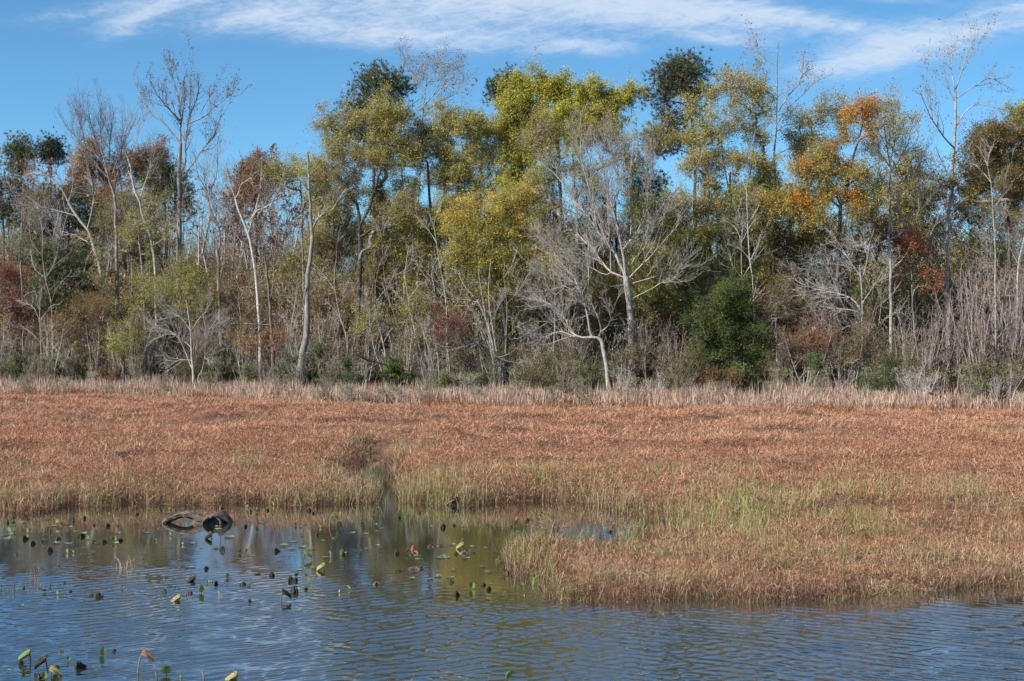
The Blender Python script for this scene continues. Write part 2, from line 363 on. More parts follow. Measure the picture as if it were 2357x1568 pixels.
# light green rushes round the inlet
x, y = scatter(52000, 27, 46, rng, 0); s = shore(x, y); xd = CX+x/y*F_; yd = HY+CAM_H*F_/y
w_ = np.exp(-((xd-1900)/170)**2-((yd-1205)/38)**2)*1.2+np.exp(-((xd-1590)/190)**2-((yd-1215)/34)**2)*1.0+np.exp(-((xd-1225)/45)**2-((yd-1310)/50)**2)*.9+np.exp(-((xd-980)/90)**2-((yd-1160)/14)**2)+np.exp(-((xd-1420)/260)**2-((yd-1140)/14)**2)*.8
k = (s > -.5) & (rng.random(len(x)) < w_*(.1+1.4*sst(.35, .65, vn2(x+3, y, .8, 2)))*np.where(s < .05, .35, 1)); x, y = x[k], y[k]; n = len(x)
addB(x, y, np.maximum(ground(x, y), -.1)-.03, rng.random(n)*6.28, np.abs(rng.normal(.12, .14, n)), .35+.32*rng.random(n), .016+0*y, rng.normal(.3, .3, n), [(.33,.34,.12),(.39,.38,.16),(.26,.30,.09),(.38,.32,.16),(.23,.29,.09)])
sedge = link('sedge_mat', blade_mesh('sedge_mat', Vs, Cs, M_grass))
tag(sedge, 'rust brown collapsed sedge and green stems covering the marsh', 'marsh grass', kind='stuff')
# cattail belt
rng = np.random.default_rng(12); Vs = []; Cs = []
x, y = scatter(150000, 82.5, 120, rng, 0, 6); dn = vn1(x, y, 4, 3); fl = front_line(CX+x/y*F_); front = fl + (vn2(x, y, 5, 3)-.5)*13
k = (y > front) & (y < fl+13) & (rng.random(len(x)) < -.12+1.35*sst(.28, .68, dn)); x, y = x[k], y[k]; fl = fl[k]; n = len(x); hh = (.60+.90*rng.random(n)**1.4)*(.35+1.0*vn3(x, y, 3.5, 3))*(.65+.45*sst(0, 5, y-fl))*1.08
addB(x, y, ground(x, y)-.05, rng.random(n)*6.28, np.abs(rng.normal(.10, .13, n)), hh, .036+.02*rng.random(n), np.abs(rng.normal(.12, .2, n)), [(.54,.40,.30),(.46,.33,.245),(.62,.48,.37),(.38,.26,.20),(.50,.35,.27)], .9)
q = rng.random(n) < .55; nn = q.sum()
addB(x[q]+rng.normal(0, .2, nn), y[q]+rng.normal(0, .2, nn), ground(x[q], y[q])+rng.random(nn)*.4, rng.random(nn)*6.28, np.abs(rng.normal(.5, .3, nn)), .4+.5*rng.random(nn), .035+.02*rng.random(nn), rng.normal(.7, .4, nn), [(.46,.30,.21),(.40,.25,.17),(.52,.38,.28)])
x, y = scatter(60000, 80.5, 110, rng, 0, 6); k = (np.abs(y-front_line(CX+x/y*F_)) < 3) & (vn2(x+20, y, 7, 2) > .46); x, y = x[k], y[k]; n = len(x)
addB(x, y, ground(x, y), rng.random(n)*6.28, np.abs(rng.normal(.4, .3, n)), .35+.4*rng.random(n), .045+.0*y, rng.normal(.5, .4, n), [(.34,.14,.07),(.28,.105,.055),(.40,.18,.08),(.30,.2,.09)])
cat = link('cattail_belt', blade_mesh('cattail_belt', Vs, Cs, M_grass)); tag(cat, 'pale dry cattails in a belt along the foot of the trees', 'cattails', kind='stuff')

# ------------------------------------------------------------------ wood: tubes along polylines
class Wood:
    def __init__(s): s.b = []
    def add(s, P, R, S=5):
        if len(P): s.b.append((np.asarray(P, float), np.asarray(R, float), S))
    def build(s, name, mat, org):
        VV = []; FF = []; off = 0
        for P, R, S in s.b:
            N, K, _ = P.shape; T = nrm(np.gradient(P, axis=1)); av = nrm(P[:, -1]-P[:, 0])
            ref = np.where(np.abs(av[:, 2:3]) < .75, np.array([[0, 0, 1.]]), np.array([[.6, .8, 0.]]))[:, None, :]
            U = nrm(np.cross(T, np.broadcast_to(ref, T.shape))); W = np.cross(T, U)
            a = np.arange(S)/S*2*math.pi
            ring = P[:, :, None, :] + R[:, :, None, None]*(U[:, :, None, :]*np.cos(a)[None, None, :, None] + W[:, :, None, :]*np.sin(a)[None, None, :, None])
            VV.append(ring.reshape(-1, 3)-org)
            n, k, q = np.meshgrid(np.arange(N), np.arange(K-1), np.arange(S), indexing='ij')
            i0 = (n*K+k)*S+q; i1 = (n*K+k)*S+(q+1) % S
            FF.append(np.stack([i0, i1, i1+S, i0+S], -1).reshape(-1, 4)+off); off += N*K*S
        return mesh(name, np.concatenate(VV), np.concatenate(FF), mat, smooth=True)
def resample(pts, K):
    pts = np.asarray(pts, float); n = len(pts)
    if n == 2: return pts[0]+(pts[1]-pts[0])*np.linspace(0, 1, K)[:, None]
    ext = np.vstack([2*pts[0]-pts[1], pts, 2*pts[-1]-pts[-2]]); d = np.concatenate([[0], np.cumsum(np.linalg.norm(np.diff(pts, axis=0), axis=1))]); d /= d[-1]
    o = []
    for t in np.linspace(0, 1, K):
        i = min(np.searchsorted(d, t, 'right')-1, n-2); u = (t-d[i])/max(d[i+1]-d[i], 1e-9); p0, p1, p2, p3 = ext[i:i+4]
        o.append(.5*((2*p1)+(-p0+p2)*u+(2*p0-5*p1+4*p2-p3)*u*u+(-p0+3*p1-3*p2+p3)*u**3))
    return np.array(o)
def kids(P, Rr, N, L, rng, t0=.2, t1=1., ang=.75, asd=.22, lsd=.3, K=5, wander=.16, up=.12, rr=.6, rmax=.2, tip=.006, fall=.35, flat=None):
    N = int(N)
    ln = np.linalg.norm(np.diff(P, axis=1), axis=2).sum(1); pi = rng.choice(len(P), N, p=ln/ln.sum()); Kp = P.shape[1]
    t = (t0+(t1-t0)*rng.random(N)); u = t*(Kp-1); i = np.minimum(u.astype(int), Kp-2); f = (u-i)[:, None]
    p = P[pi, i]*(1-f)+P[pi, i+1]*f; r = Rr[pi, i]*(1-f[:, 0])+Rr[pi, i+1]*f[:, 0]; T = nrm(P[pi, i+1]-P[pi, i])
    q = nrm(np.cross(T, rng.normal(size=(N, 3)))); a = rng.normal(ang, asd, N)[:, None]
    d = nrm(T*np.cos(a)+q*np.sin(a)); l = L*np.exp(rng.normal(0, lsd, N))*(1-fall*t)
    pts = [p]
    for k in range(K-1):
        d = nrm(d+rng.normal(0, wander, (N, 3))+np.array([0, 0, up])); p = p+d*(l/(K-1))[:, None]; pts.append(p)
    r0 = np.minimum(np.minimum(r*rr, rmax), .005+l*.019); R2 = r0[:, None]+(tip-r0)[:, None]*np.linspace(0, 1, K)[None]**.9
    return np.stack(pts, 1), np.maximum(R2, tip)
def hero_limb(pl, Y, w0, w1, rng, dep=0., K=None, rough=.012, Y0=None):
    """a limb given as points seen across the pond, at its own depth"""
    K = K or max(6, 2*len(pl)); q = resample([(x, y, 0) for x, y in pl], K)[:, :2]; t = np.linspace(0, 1, K)
    Yd = (Y if Y0 is None else Y0) + dep*t**1.2; P = np.array([px(a, b, yy) for (a, b), yy in zip(q, Yd)])
    L = np.linalg.norm(P[-1]-P[0]); P[1:-1] += rng.normal(0, rough*L/4, (K-2, 3))
    w = (w0+(w1-w0)*t**.7)/F_*Y/2
    return P, w
def pile(lst):                       # group polylines of equal length
    d = {}
    for P, R in lst: d.setdefault(len(P), []).append((P, R))
    return [(np.stack([a for a, _ in v]), np.stack([b for _, b in v])) for v in d.values()]
def leaves(c, n, spread, L, rng, up=.35, shape=.5):
    """n kite leaves round every centre"""
    C = np.repeat(c, n, 0)+rng.normal(size=(len(c)*n, 3))*spread; m_ = len(C)
    nn = nrm(rng.normal(size=(m_, 3))+np.array([0, 0, up])); d = nrm(np.cross(nn, rng.normal(size=(m_, 3)))); s = np.cross(nn, d)
    l = (L*(.6+.8*rng.random(m_)))[:, None]; return np.stack([C-d*l*.5, C+s*l*shape*.5, C+d*l*.5, C-s*l*shape*.5], 1)
def twig_leaves(P, m_, spread, L, rng, pal, shape=.42, hs=.55):
    N, K, _ = P.shape; u = (.15+.85*rng.random((N, m_)))*(K-1); i = np.minimum(u.astype(int), K-2); f = (u-i)[..., None]; n = np.arange(N)[:, None]
    c = (P[n, i]*(1-f)+P[n, i+1]*f).reshape(-1, 3); Q = leaves(c, 1, spread, L, rng, .25, shape)
    h = vn1(c[:, 0]*hs+c[:, 2]*.31, c[:, 2]*hs+c[:, 1]*.27, 1, 2); k = np.clip(((h-.22)/.56+rng.normal(0, .22, len(c)))*len(pal), 0, len(pal)-1).astype(int)
    return Q, np.array(pal)[k]*(1+rng.normal(0, .20, (len(c), 1)))*(1+rng.normal(0, .05, (len(c), 3)))
def quad_mesh(name, Q, C, mat, org):
    n = len(Q); return mesh(name, Q.reshape(-1, 3)-org, np.arange(n*4).reshape(n, 4), mat, col=np.repeat(np.clip(C, .004, .95), 4, 0))
OLIVE = [(0.454,0.393,0.089),(0.364,0.361,0.089),(0.516,0.419,0.125),(0.288,0.31,0.075),(0.576,0.453,0.125)]
TULIP = [(0.515,0.468,0.072),(0.43,0.437,0.072),(0.602,0.468,0.085),(0.343,0.389,0.072)]
DKOL = [(0.239,0.274,0.086),(0.313,0.311,0.094),(0.182,0.229,0.077),(0.38,0.329,0.109)]
BROL = [(0.394,0.295,0.139),(0.321,0.266,0.124),(0.452,0.312,0.151),(0.276,0.25,0.113)]
ORNG = [(0.665,0.308,0.043),(0.605,0.37,0.048),(0.532,0.209,0.036),(0.508,0.357,0.061),(0.363,0.271,0.061)]
RSTL = [(.30,.165,.075),(.25,.13,.065),(.35,.20,.085)]
REDL = [(.36,.065,.04),(.30,.05,.04),(.42,.12,.05)]
ROR = [(.52,.15,.045),(.44,.11,.04),(.38,.10,.04)]
HOLL = [(.060,.115,.028),(.085,.14,.03),(.045,.09,.025),(.11,.15,.04)]
PINE = [(.075,.105,.042),(.10,.13,.05),(.06,.088,.04),(.13,.145,.06)]
PINB = [(.115,.15,.05),(.15,.175,.06),(.09,.125,.045)]
GREY = [(.30,.29,.19),(.25,.25,.15),(.20,.22,.12)]
LIME = [(.125,.20,.055),(.15,.22,.06)]

def base_at(x, y_, Y):
    X = (x-CX)/F_*Y; return np.array([X, Y, float(ground(np.array([X]), np.array([float(Y)]))[0])])
def finish_tree(name, label, cat, parts, org, group=None):
    e = empty(name, org); tag(e, label, cat, group)
    for nm, me in parts: link(nm, me, e)
    return e

# --- bare trees drawn limb by limb, then ramified
def bare_hero(name, label, Y, limbs, seed, bk=M_pale, tw=M_twig, dens=1.0, L1=2.2, L2=1.0, L3=.5, up=.14, ang=.72, leaf=None, leafn=0, leafL=.13, tipr=.007, cat='tree', trunk_n=1, l3=5.0, group=None, spread=.18):
    Y += yshift(limbs[0][0][0][0])*.8; tipr *= 1.15; dens *= 1.15; ang *= .85; L1 *= 1.45; L2 *= 1.2; l3 *= .62
    """limbs: (points, width at start, width at end); the first trunk_n are trunks that run down to the ground"""
    rng = np.random.default_rng(seed); main = []; lim = []; org = None
    for i, (pl, w0, w1) in enumerate(limbs):
        pl = list(pl)
        if i < trunk_n:
            x0, y0 = pl[0]; b = base_at(x0, y0, Y); yb = HY-(b[2]-.15-CAM_H)/Y*F_
            if yb > y0+3: pl = [(x0+(pl[0][0]-pl[1][0])*.15, yb)]+pl
            if org is None: org = base_at(pl[0][0], 0, Y)
            P, w = hero_limb(pl, Y, w0, w1, rng, 0, rough=.006); w[0] *= 1.25; main.append((P, w)); lim.append((P, w))
        else:
            # start depth: where the nearest point of an earlier limb already is
            p0 = px(pl[0][0], pl[0][1], Y); best = 1e9; Y0 = Y
            for Pm, wm in main:
                pr = np.stack([CX+Pm[:, 0]/Pm[:, 1]*F_, HY-(Pm[:, 2]-CAM_H)/Pm[:, 1]*F_], 1); dd = np.abs(pr-np.array(pl[0])).sum(1); j = dd.argmin()
                if dd[j] < best: best = dd[j]; Y0 = Pm[j, 1]
            ext = np.hypot(pl[-1][0]-pl[0][0], pl[-1][1]-pl[0][1])/F_*Y
            P, w = hero_limb(pl, Y, w0*.72, w1, rng, rng.normal(0, .42)*ext, Y0=Y0); main.append((P, w)); lim.append((P, w))
    WT = Wood(); WB = Wood(); ends = []
    for P, R in pile(main): WT.add(P, R, 7)
    grp = pile([(resample(P, 8), np.interp(np.linspace(0, 1, 8), np.linspace(0, 1, len(R)), R)) for P, R in (lim[trunk_n:] if len(lim) > trunk_n else lim)])
    for P, R in grp:
        tot = np.linalg.norm(np.diff(P, axis=1), axis=2).sum()
        A = kids(P, R, tot*1.5*dens, L1, rng, t0=.22, ang=ang, up=up, K=6, tip=tipr, rr=.68, wander=.13); WB.add(*A, 4)
        la = np.linalg.norm(np.diff(A[0], axis=1), axis=2).sum()
        B = kids(*A, la*2.6*dens, L2, rng, t0=.12, ang=.68, up=up, K=5, tip=tipr*.9, rr=.7); WB.add(*B, 3)
        A2 = kids(P, R, tot*1.2*dens, L2*1.1, rng, t0=.35, ang=.7, up=up, K=5, tip=tipr*.9); WB.add(*A2, 3)
        B = (np.concatenate([B[0], A2[0]]), np.concatenate([B[1], A2[1]]))
        lb = np.linalg.norm(np.diff(B[0], axis=1), axis=2).sum()
        C = kids(*B, lb*l3*dens, L3, rng, t0=.1, ang=.62, up=up*.8, K=3, tip=tipr*.75, rr=.8); WB.add(*C, 3); ends.append(C[0][:, -1])
    parts = [('trunk', WT.build('trunk', bk, org)), ('branches', WB.build('branches', tw, org))]
    if leaf:
        e = np.concatenate(ends); e = e[rng.choice(len(e), min(leafn, len(e)), False)]
        Q = leaves(e, 2, spread, leafL, rng); parts.append(('foliage', quad_mesh('foliage', Q, pick(leaf, len(Q), rng, .25), M_leaf, org)))
    return finish_tree(name, label, cat, parts, org, group)

# --- leafy trees: a drawn trunk, then limbs that reach for leaf clumps spread through the crown
def leafy(name, label, Y, trunk, blobs, pal, seed, ncl=170, nlf=85, bk=M_dark, leafL=.19, puff=(.62, .62, .40), w0=14, w1=5, cat='tree', depth=.85, pine=False, needleL=.26, fill=2.2, group=None, pal2=None, limbs=(), sag=.0, twk=1.0, tuft=6, mat=None):
    Y += yshift(trunk[0][0])*.8; leafL *= .80
    if name in ('red_sapling', 'orange_sapling', 'young_oak', 'maple_tree'):
        q0 = np.random.default_rng(seed+9); nlf = nlf*.55; blobs = [(a+q0.normal(0, .35*c), b+q0.normal(0, .35*d), c*q0.uniform(.8, 1.5), d*q0.uniform(.8, 1.5)) for a, b, c, d in blobs]; ncl = ncl*.8
    nlf = int(nlf*1.25); ncl = int(ncl*1.75) if not pine else int(ncl*1.4)
    blobs = [(a, b, c*1.08, max(d*1.12, c*(.72 if ncl > 60 else .5))) for a, b, c, d in blobs] if not pine else blobs; puff = tuple(q*.84 for q in puff) if not pine else puff
    rng = np.random.default_rng(seed); pl = list(trunk); x0, y0 = pl[0]; b = base_at(x0, y0, Y); yb = HY-(b[2]-.15-CAM_H)/Y*F_
    if yb > y0+3: pl = [(x0, yb)]+pl
    org = base_at(pl[0][0], 0, Y); P, w = hero_limb(pl, Y, w0, w1, rng, 0, rough=.006, K=14); w[0] *= 1.25
    nodes = [p for p in P]; par = [i-1 for i in range(len(P))]; curve = [None]*len(P); trunkN = len(P); main = [(P, w)]
    for lp, a, c in limbs:
        Q, wq = hero_limb(lp, Y, a, c, rng, rng.normal(0, .35)*np.hypot(lp[-1][0]-lp[0][0], lp[-1][1]-lp[0][1])/F_*Y, K=8); main.append((Q, wq))
        for i, q in enumerate(Q): nodes.append(q); par.append(-1 if i == 0 else len(nodes)-2); curve.append(None)
    fixed = len(nodes)
    area = np.array([bl[2]*bl[3] for bl in blobs], float); cnt = np.maximum(4, (ncl*area/area.sum())).astype(int); cl = []; pin = []
    for bi, ((cx, cy, rx, ry), n) in enumerate(zip(blobs, cnt)):
        c = px(cx, cy, Y); s = np.array([rx, min(rx, ry*1.3)*depth, ry])/F_*Y; off = rng.normal(0, .25)*s[1]
        d = nrm(rng.normal(size=(n, 3)))*(rng.random((n, 1))**(1/fill))*(1+.22*np.abs(rng.normal(size=(n, 1)))); 
        if n > 9 and not pine: q = rng.choice(n, max(3, n//3), False); d = .5*d+.5*d[q][rng.integers(0, len(q), n)]; d = d+rng.normal(0, .10, d.shape)
        cl.append(c+d*s+np.array([0, off, 0]))
    cl = np.concatenate(cl)
    if len(cl) > 40 and not pine:
        g3 = vn2(cl[:, 0]*.42+seed, cl[:, 2]*.42+cl[:, 1]*.3, 1, 2); cl = cl[g3 > .30]
        k_ = rng.random(len(cl)) < .10; cen = cl.mean(0); cl[k_] += nrm(cl[k_]-cen+np.array([0, 0, .8]))*rng.uniform(.5, 1.6, (k_.sum(), 1))
    o = np.argsort(np.linalg.norm(cl-P[len(P)//2], axis=1)); cl = cl[o]
    N = np.array(nodes); Nl = list(N); cnts = None; edges = []
    for c in cl:
        A = np.array(Nl); v = c-A; dist = np.linalg.norm(v, axis=1); cost = dist + 1.6*np.maximum(0, A[:, 2]+.25*np.hypot(v[:, 0], v[:, 1])-c[2]); cost[:3] += 6
        j = int(cost.argmin()); a = A[j]; v = c-a; L = np.linalg.norm(v); pd = nrm(a-A[par[j]]) if par[j] >= 0 else np.array([0, 0, 1.])
        m1 = a+pd*L*.30+v*.12+rng.normal(0, .05*L, 3); m2 = a+v*.66+np.array([0, 0, .06*L-sag*L])+rng.normal(0, .06*L, 3)
        q = resample([a, m1, m2, c], 6); Nl.append(q[3]); par.append(j); Nl.append(c); par.append(len(Nl)-2); edges.append((j, len(Nl)-2, len(Nl)-1, q))
    k = np.zeros(len(Nl)); 
    for j, a, c, q in edges: k[c] += 1
    for i in range(len(Nl)-1, -1, -1):
        if par[i] >= 0: k[par[i]] += k[i]
    W = Wood(); W2 = Wood()
    for Pm, wm in pile(main): W.add(Pm, wm, 7)
    if edges:
        PP = np.stack([e[3] for e in edges]); r1 = np.array([.013*max(k[e[1]], 1)**.5 for e in edges])*twk; r2 = np.array([.013*max(k[e[2]], 1)**.5 for e in edges])*.8*twk
        W2.add(PP, r1[:, None]+(r2-r1)[:, None]*np.linspace(0, 1, 6)[None], 5)
        tw = kids(PP, np.full(PP.shape[:2], .014), len(cl)*7, .8, rng, t0=.35, ang=.8, K=4, up=.05, tip=.006); W2.add(*tw, 3)
    parts = [('trunk', W.build('trunk', bk, org)), ('limbs', W2.build('limbs', M_pinebark if pine else M_grey, org))]
    if pine:
        cc = np.repeat(cl, tuft, 0)+rng.normal(size=(len(cl)*tuft, 3))*np.array(puff); out = nrm((cc-np.repeat(cl, tuft, 0))+np.array([0, 0, .30])); nd = 16
        ax = np.repeat(out, nd, 0); st = np.repeat(cc, nd, 0); m_ = len(st); d = nrm(ax*.8+rng.normal(0, .55, (m_, 3))); sd_ = nrm(np.cross(d, rng.normal(size=(m_, 3))))*.016
        l = (needleL*(.7+.6*rng.random(m_)))[:, None]; Q = np.stack([st-sd_, st+sd_, st+d*l+sd_*.5, st+d*l-sd_*.5], 1)
        parts.append(('crown', quad_mesh('crown', Q, np.repeat(pick(pal, len(cc), rng, .28), nd, 0), M_needle, org)))
    else:
        fl_ = kids(PP, np.full(PP.shape[:2], .014), len(cl)*9, .95*puff[0]/.52, rng, t0=.45, ang=.85, asd=.35, K=4, up=.04, tip=.006, fall=.1)
        Q, C = twig_leaves(fl_[0], max(3, int(nlf/5.6)), .14, leafL, rng, pal)
        if pal2 is not None:
            sel = np.repeat(rng.random(len(fl_[0])) < pal2[1], max(3, int(nlf/5.6))); C[sel] = pick(pal2[0], sel.sum(), rng, .25)
        parts.append(('crown', quad_mesh('crown', Q, C, mat or M_leaf, org)))
    return finish_tree(name, label, cat, parts, org, group)
# ------------------------------------------------------------------ the bare trees of the front row
B = bare_hero
B('bare_tree', 'tall bare vase-shaped tree with brown bark standing highest at the left', 120, [
  ([(408,860),(410,747),(413,592),(414,480),(414,399),(416,331)],17,9),
  ([(416,331),(416,279),(414,240),(407,208),(395,164)],8,1.5), ([(416,331),(381,287),(351,264),(337,240),(321,217)],7,1.5),
  ([(416,279),(390,252),(366,223),(346,188)],5,1.2), ([(414,399),(428,375),(428,326),(436,267),(439,200)],7,1.5),
  ([(430,287),(469,270),(498,246),(536,214)],5,1.2), ([(439,264),(457,217),(455,170)],4,1.2), ([(460,264),(486,217),(498,194)],3,1.2),
  ([(414,420),(445,378),(469,340),(492,317),(510,264)],6,1.5),([(416,300),(425,240),(424,190),(430,165)],5,1.2),([(375,283),(350,240),(338,205)],3,1)], 101, M_grey, M_twigbrown, dens=.85, L1=1.7, L2=.8, L3=.4, up=.25, ang=.62, leaf=DKB+RSTL[1:2], leafn=700, leafL=.16, spread=.1, l3=3.6)
B('bare_tree', 'bare round-headed tree with a grey dome of twigs beside the vase-shaped one', 116, [
  ([(275,790),(275,779),(269,615),(267,498),(264,451),(252,413)],11,6), ([(252,413),(222,330),(205,262)],4,1.2), ([(252,413),(235,340),(232,250)],4,1.2),
  ([(252,413),(252,350),(262,262)],4,1.2), ([(252,413),(205,360),(165,300)],4,1.2), ([(264,440),(275,380),(290,300)],4,1.2), ([(240,380),(195,320),(182,270)],3,1), ([(260,400),(280,330),(282,280)],3,1)], 102, M_grey, M_twigred, dens=1.0, L1=2.0, up=.26, ang=.5, L3=.5)
B('bare_tree', 'pale forked tree leaning left with drooping bare limbs over the young pines', 113, [
  ([(254,800),(252,779),(240,674),(228,609),(217,571),(202,527),(176,498),(158,466)],11,6), ([(158,466),(143,437),(111,407),(85,385)],5,1.5),
  ([(202,557),(164,539),(132,548),(110,560)],4,1.2), ([(176,498),(150,490),(100,478),(70,480)],4,1.2), ([(217,571),(200,600),(195,640),(215,690)],3,1),([(202,527),(215,470),(212,420),(200,370)],5,1.5),([(158,466),(170,420),(165,380)],3,1)], 103, M_pale, M_twig, dens=.75, L1=2.2, up=.02)
B('bare_tree', 'pale mottled tree leaning left behind the yellow foliage at the left', 117, [
  ([(362,800),(357,627),(351,571),(346,542),(328,498),(325,472),(310,434),(299,375),(293,358)],10,4.5), ([(325,451),(334,422),(346,387),(351,340)],5,1.5), ([(310,428),(287,375),(249,340)],4,1.2),
  ([(293,358),(316,325),(322,267)],3,1), ([(293,358),(285,320),(300,280)],3,1), ([(346,542),(310,520),(290,500)],3,1)], 104, M_pale, M_twig, dens=.85, L1=1.9, up=.12)
B('bare_tree', 'white-barked leaning tree, a curving sycamore-like trunk', 112.5, [
  ([(600,860),(597,732),(592,662),(586,609),(574,548),(565,522),(551,487),(542,457)],10,5), ([(542,457),(551,443),(556,425),(580,410)],4,1.5), ([(542,457),(530,425),(520,390)],3,1),
  ([(571,540),(592,484),(621,475),(641,440),(655,395)],5,1.5), ([(565,520),(585,490),(600,430),(602,380)],4,1.2), ([(551,487),(520,470),(500,445)],3,1)], 105, M_white, M_twig, dens=.75, L1=1.8, up=.14)
B('bare_tree', 'grey tree forking at mid height just left of the white-barked trunk', 115, [
  ([(512,850),(504,659),(504,592),(500,577)],10,8), ([(500,577),(495,570),(480,562),(460,524),(440,500)],5,1.5), ([(502,582),(507,560),(504,527),(492,498),(486,487),(475,437),(469,399)],6,2),
  ([(475,437),(455,400),(450,360)],3,1), ([(480,450),(500,400),(500,345)],3,1), ([(504,527),(525,480),(530,430)],3,1)], 106, M_grey, M_twig, dens=.9, up=.15)
B('bare_tree', 'stout grey trunk split open where its one long bare limb leaves to the right', 107, [
  ([(690,885),(691,870),(697,814),(706,762),(707,703),(707,644),(712,609),(717,574),(720,539),(717,516),(715,498),(713,443),(710,387),(708,350)],21,4),
  ([(721,525),(727,512),(738,498),(761,487),(776,469),(797,434)],8,2.5), ([(776,469),(800,472),(818,500)],3,1), ([(715,443),(690,415),(672,395)],3,1), ([(714,460),(690,445),(660,440)],3,1),
  ([(705,712),(691,674),(662,615),(645,580)],5,1.5), ([(706,720),(668,685),(640,680)],3,1), ([(735,500),(733,480),(745,450)],3,1), ([(707,690),(725,660),(730,640)],4,1.5)], 107, M_grey, M_twig, dens=.42, L1=1.5, up=.1, l3=3.4)
B('bare_tree', 'brown-grey snag with torn bark right of the white-barked trunk', 110, [
  ([(630,865),(630,850),(625,762),(621,703),(615,630),(609,590)],11,5), ([(622,710),(630,650),(633,590),(636,520),(630,470)],5,1.5), ([(615,640),(600,600),(596,560)],3,1), ([(630,640),(650,590),(665,560)],3,1)], 108, M_brownbark, M_twigbrown, dens=.75, up=.14)
B('bare_tree', 'broad fan-shaped silver bare tree, largest leafless crown at the middle', 109, [
  ([(1456,875),(1456,864),(1453,762),(1449,703),(1443,659),(1441,636)],19,15),
  ([(1441,639),(1437,600),(1432,574),(1424,533),(1410,480),(1395,430),(1380,360)],10,2), ([(1439,636),(1421,595),(1406,568),(1394,557),(1375,530),(1355,500),(1330,470),(1300,430),(1272,395)],10,1.8),
  ([(1434,574),(1453,551),(1471,536),(1485,516),(1506,498),(1538,457),(1562,432)],9,1.8), ([(1438,640),(1409,627),(1395,615),(1377,589),(1359,568),(1330,540),(1290,500)],8,1.5),
  ([(1409,627),(1391,633),(1365,618),(1330,606),(1290,589)],5,1.4), ([(1445,645),(1471,615),(1494,595),(1526,557),(1560,520)],6,1.4), ([(1446,636),(1459,597),(1479,577),(1500,540),(1535,485)],5,1.4),
  ([(1406,624),(1405,571),(1402,540),(1400,480),(1398,410)],5,1.4), ([(1450,555),(1452,513),(1450,470),(1447,430),(1453,380),(1456,326)],6,1.4), ([(1375,528),(1368,487),(1354,428),(1339,370),(1336,322)],6,1.4),
  ([(1410,480),(1425,430),(1420,370),(1432,330)],5,1.3), ([(1471,536),(1490,480),(1492,420),(1500,370)],5,1.3), ([(1506,498),(1540,480),(1575,470)],3,1.2), ([(1447,655),(1500,640),(1545,628),(1590,610)],5,1.2),
  ([(1440,655),(1410,660),(1390,655)],4,1.2), ([(1355,500),(1320,490),(1280,470)],4,1.2), ([(1450,690),(1500,665),(1545,640),(1570,650)],4,1.2), ([(1395,430),(1365,390),(1350,340)],4,1.2)], 109, M_pale, M_twig, dens=.80, L1=2.3, L2=1.1, L3=.6, up=.20, ang=.5, l3=4)
B('bare_tree', 'low bare tree with silver limbs bending sharply left in front of the fan-shaped one', 105, [
  ([(1400,893),(1397,850),(1389,806),(1383,782),(1374,776)],12,9), ([(1378,778),(1362,773),(1354,738),(1348,709),(1336,674),(1324,642),(1307,621),(1286,600),(1266,565),(1245,551)],8,1.5),
  ([(1370,777),(1330,776),(1312,759),(1301,732),(1283,715),(1260,697),(1222,688)],8,1.4), ([(1380,773),(1383,756),(1374,720)],6,3), ([(1383,764),(1400,750),(1409,718)],5,1.5), ([(1324,776),(1289,764),(1245,779)],4,1.2),
  ([(1345,700),(1355,650),(1352,600),(1355,560)],4,1.2), ([(1336,674),(1300,660),(1250,630),(1222,615)],4,1.2), ([(1307,621),(1300,580),(1285,540)],3,1), ([(1301,732),(1270,740),(1230,740)],3,1)], 110, M_pale, M_twig, dens=1.05, L1=1.9, L2=1.0, up=.10, ang=.6)
B('bare_tree', 'many-stemmed grey tree fanning up and left, near the middle', 107.5, [
  ([(1147,860),(1145,850),(1136,806),(1125,753),(1101,697),(1072,662),(1055,630)],8,1.5), ([(1138,860),(1130,800),(1118,730),(1108,670),(1100,620)],6,1.3), ([(1150,860),(1140,790),(1128,720),(1125,650),(1130,600)],6,1.3), ([(1112,860),(1110,844),(1101,806),(1072,741),(1052,705)],5,1.2), ([(1143,860),(1120,780),(1090,720),(1050,680)],5,1.2),
  ([(1125,753),(1150,700),(1165,650)],3,1), ([(1101,697),(1075,690),(1040,690)],3,1), ([(1136,806),(1100,790),(1060,800)],3,1)], 111, M_pale, M_twig, dens=.9, L1=1.8, up=.12, trunk_n=5)
B('bare_tree', 'tall bare tree with seed-tipped twigs rising beside the tall pine', 121, [
  ([(1776,760),(1780,560),(1782,428),(1785,282),(1787,208),(1788,150),(1790,99)],14,2), ([(1791,258),(1815,220),(1835,197),(1850,170),(1872,158)],5,1.2), ([(1787,232),(1768,214),(1750,200),(1728,195),(1710,172)],4,1.2), ([(1788,153),(1762,138),(1744,120),(1718,110)],3,1.2),
  ([(1785,305),(1809,288),(1832,285),(1862,272)],4,1.2), ([(1785,290),(1812,250),(1850,215),(1875,185)],4,1.2), ([(1786,250),(1760,240),(1735,215)],3,1), ([(1783,360),(1820,340),(1850,335)],4,1.2), ([(1783,400),(1755,370),(1735,350)],4,1.2)], 112, M_grey, M_twig, dens=.7, L1=1.6, up=.2, leaf=DKB, leafn=1200, leafL=.12, spread=.06)
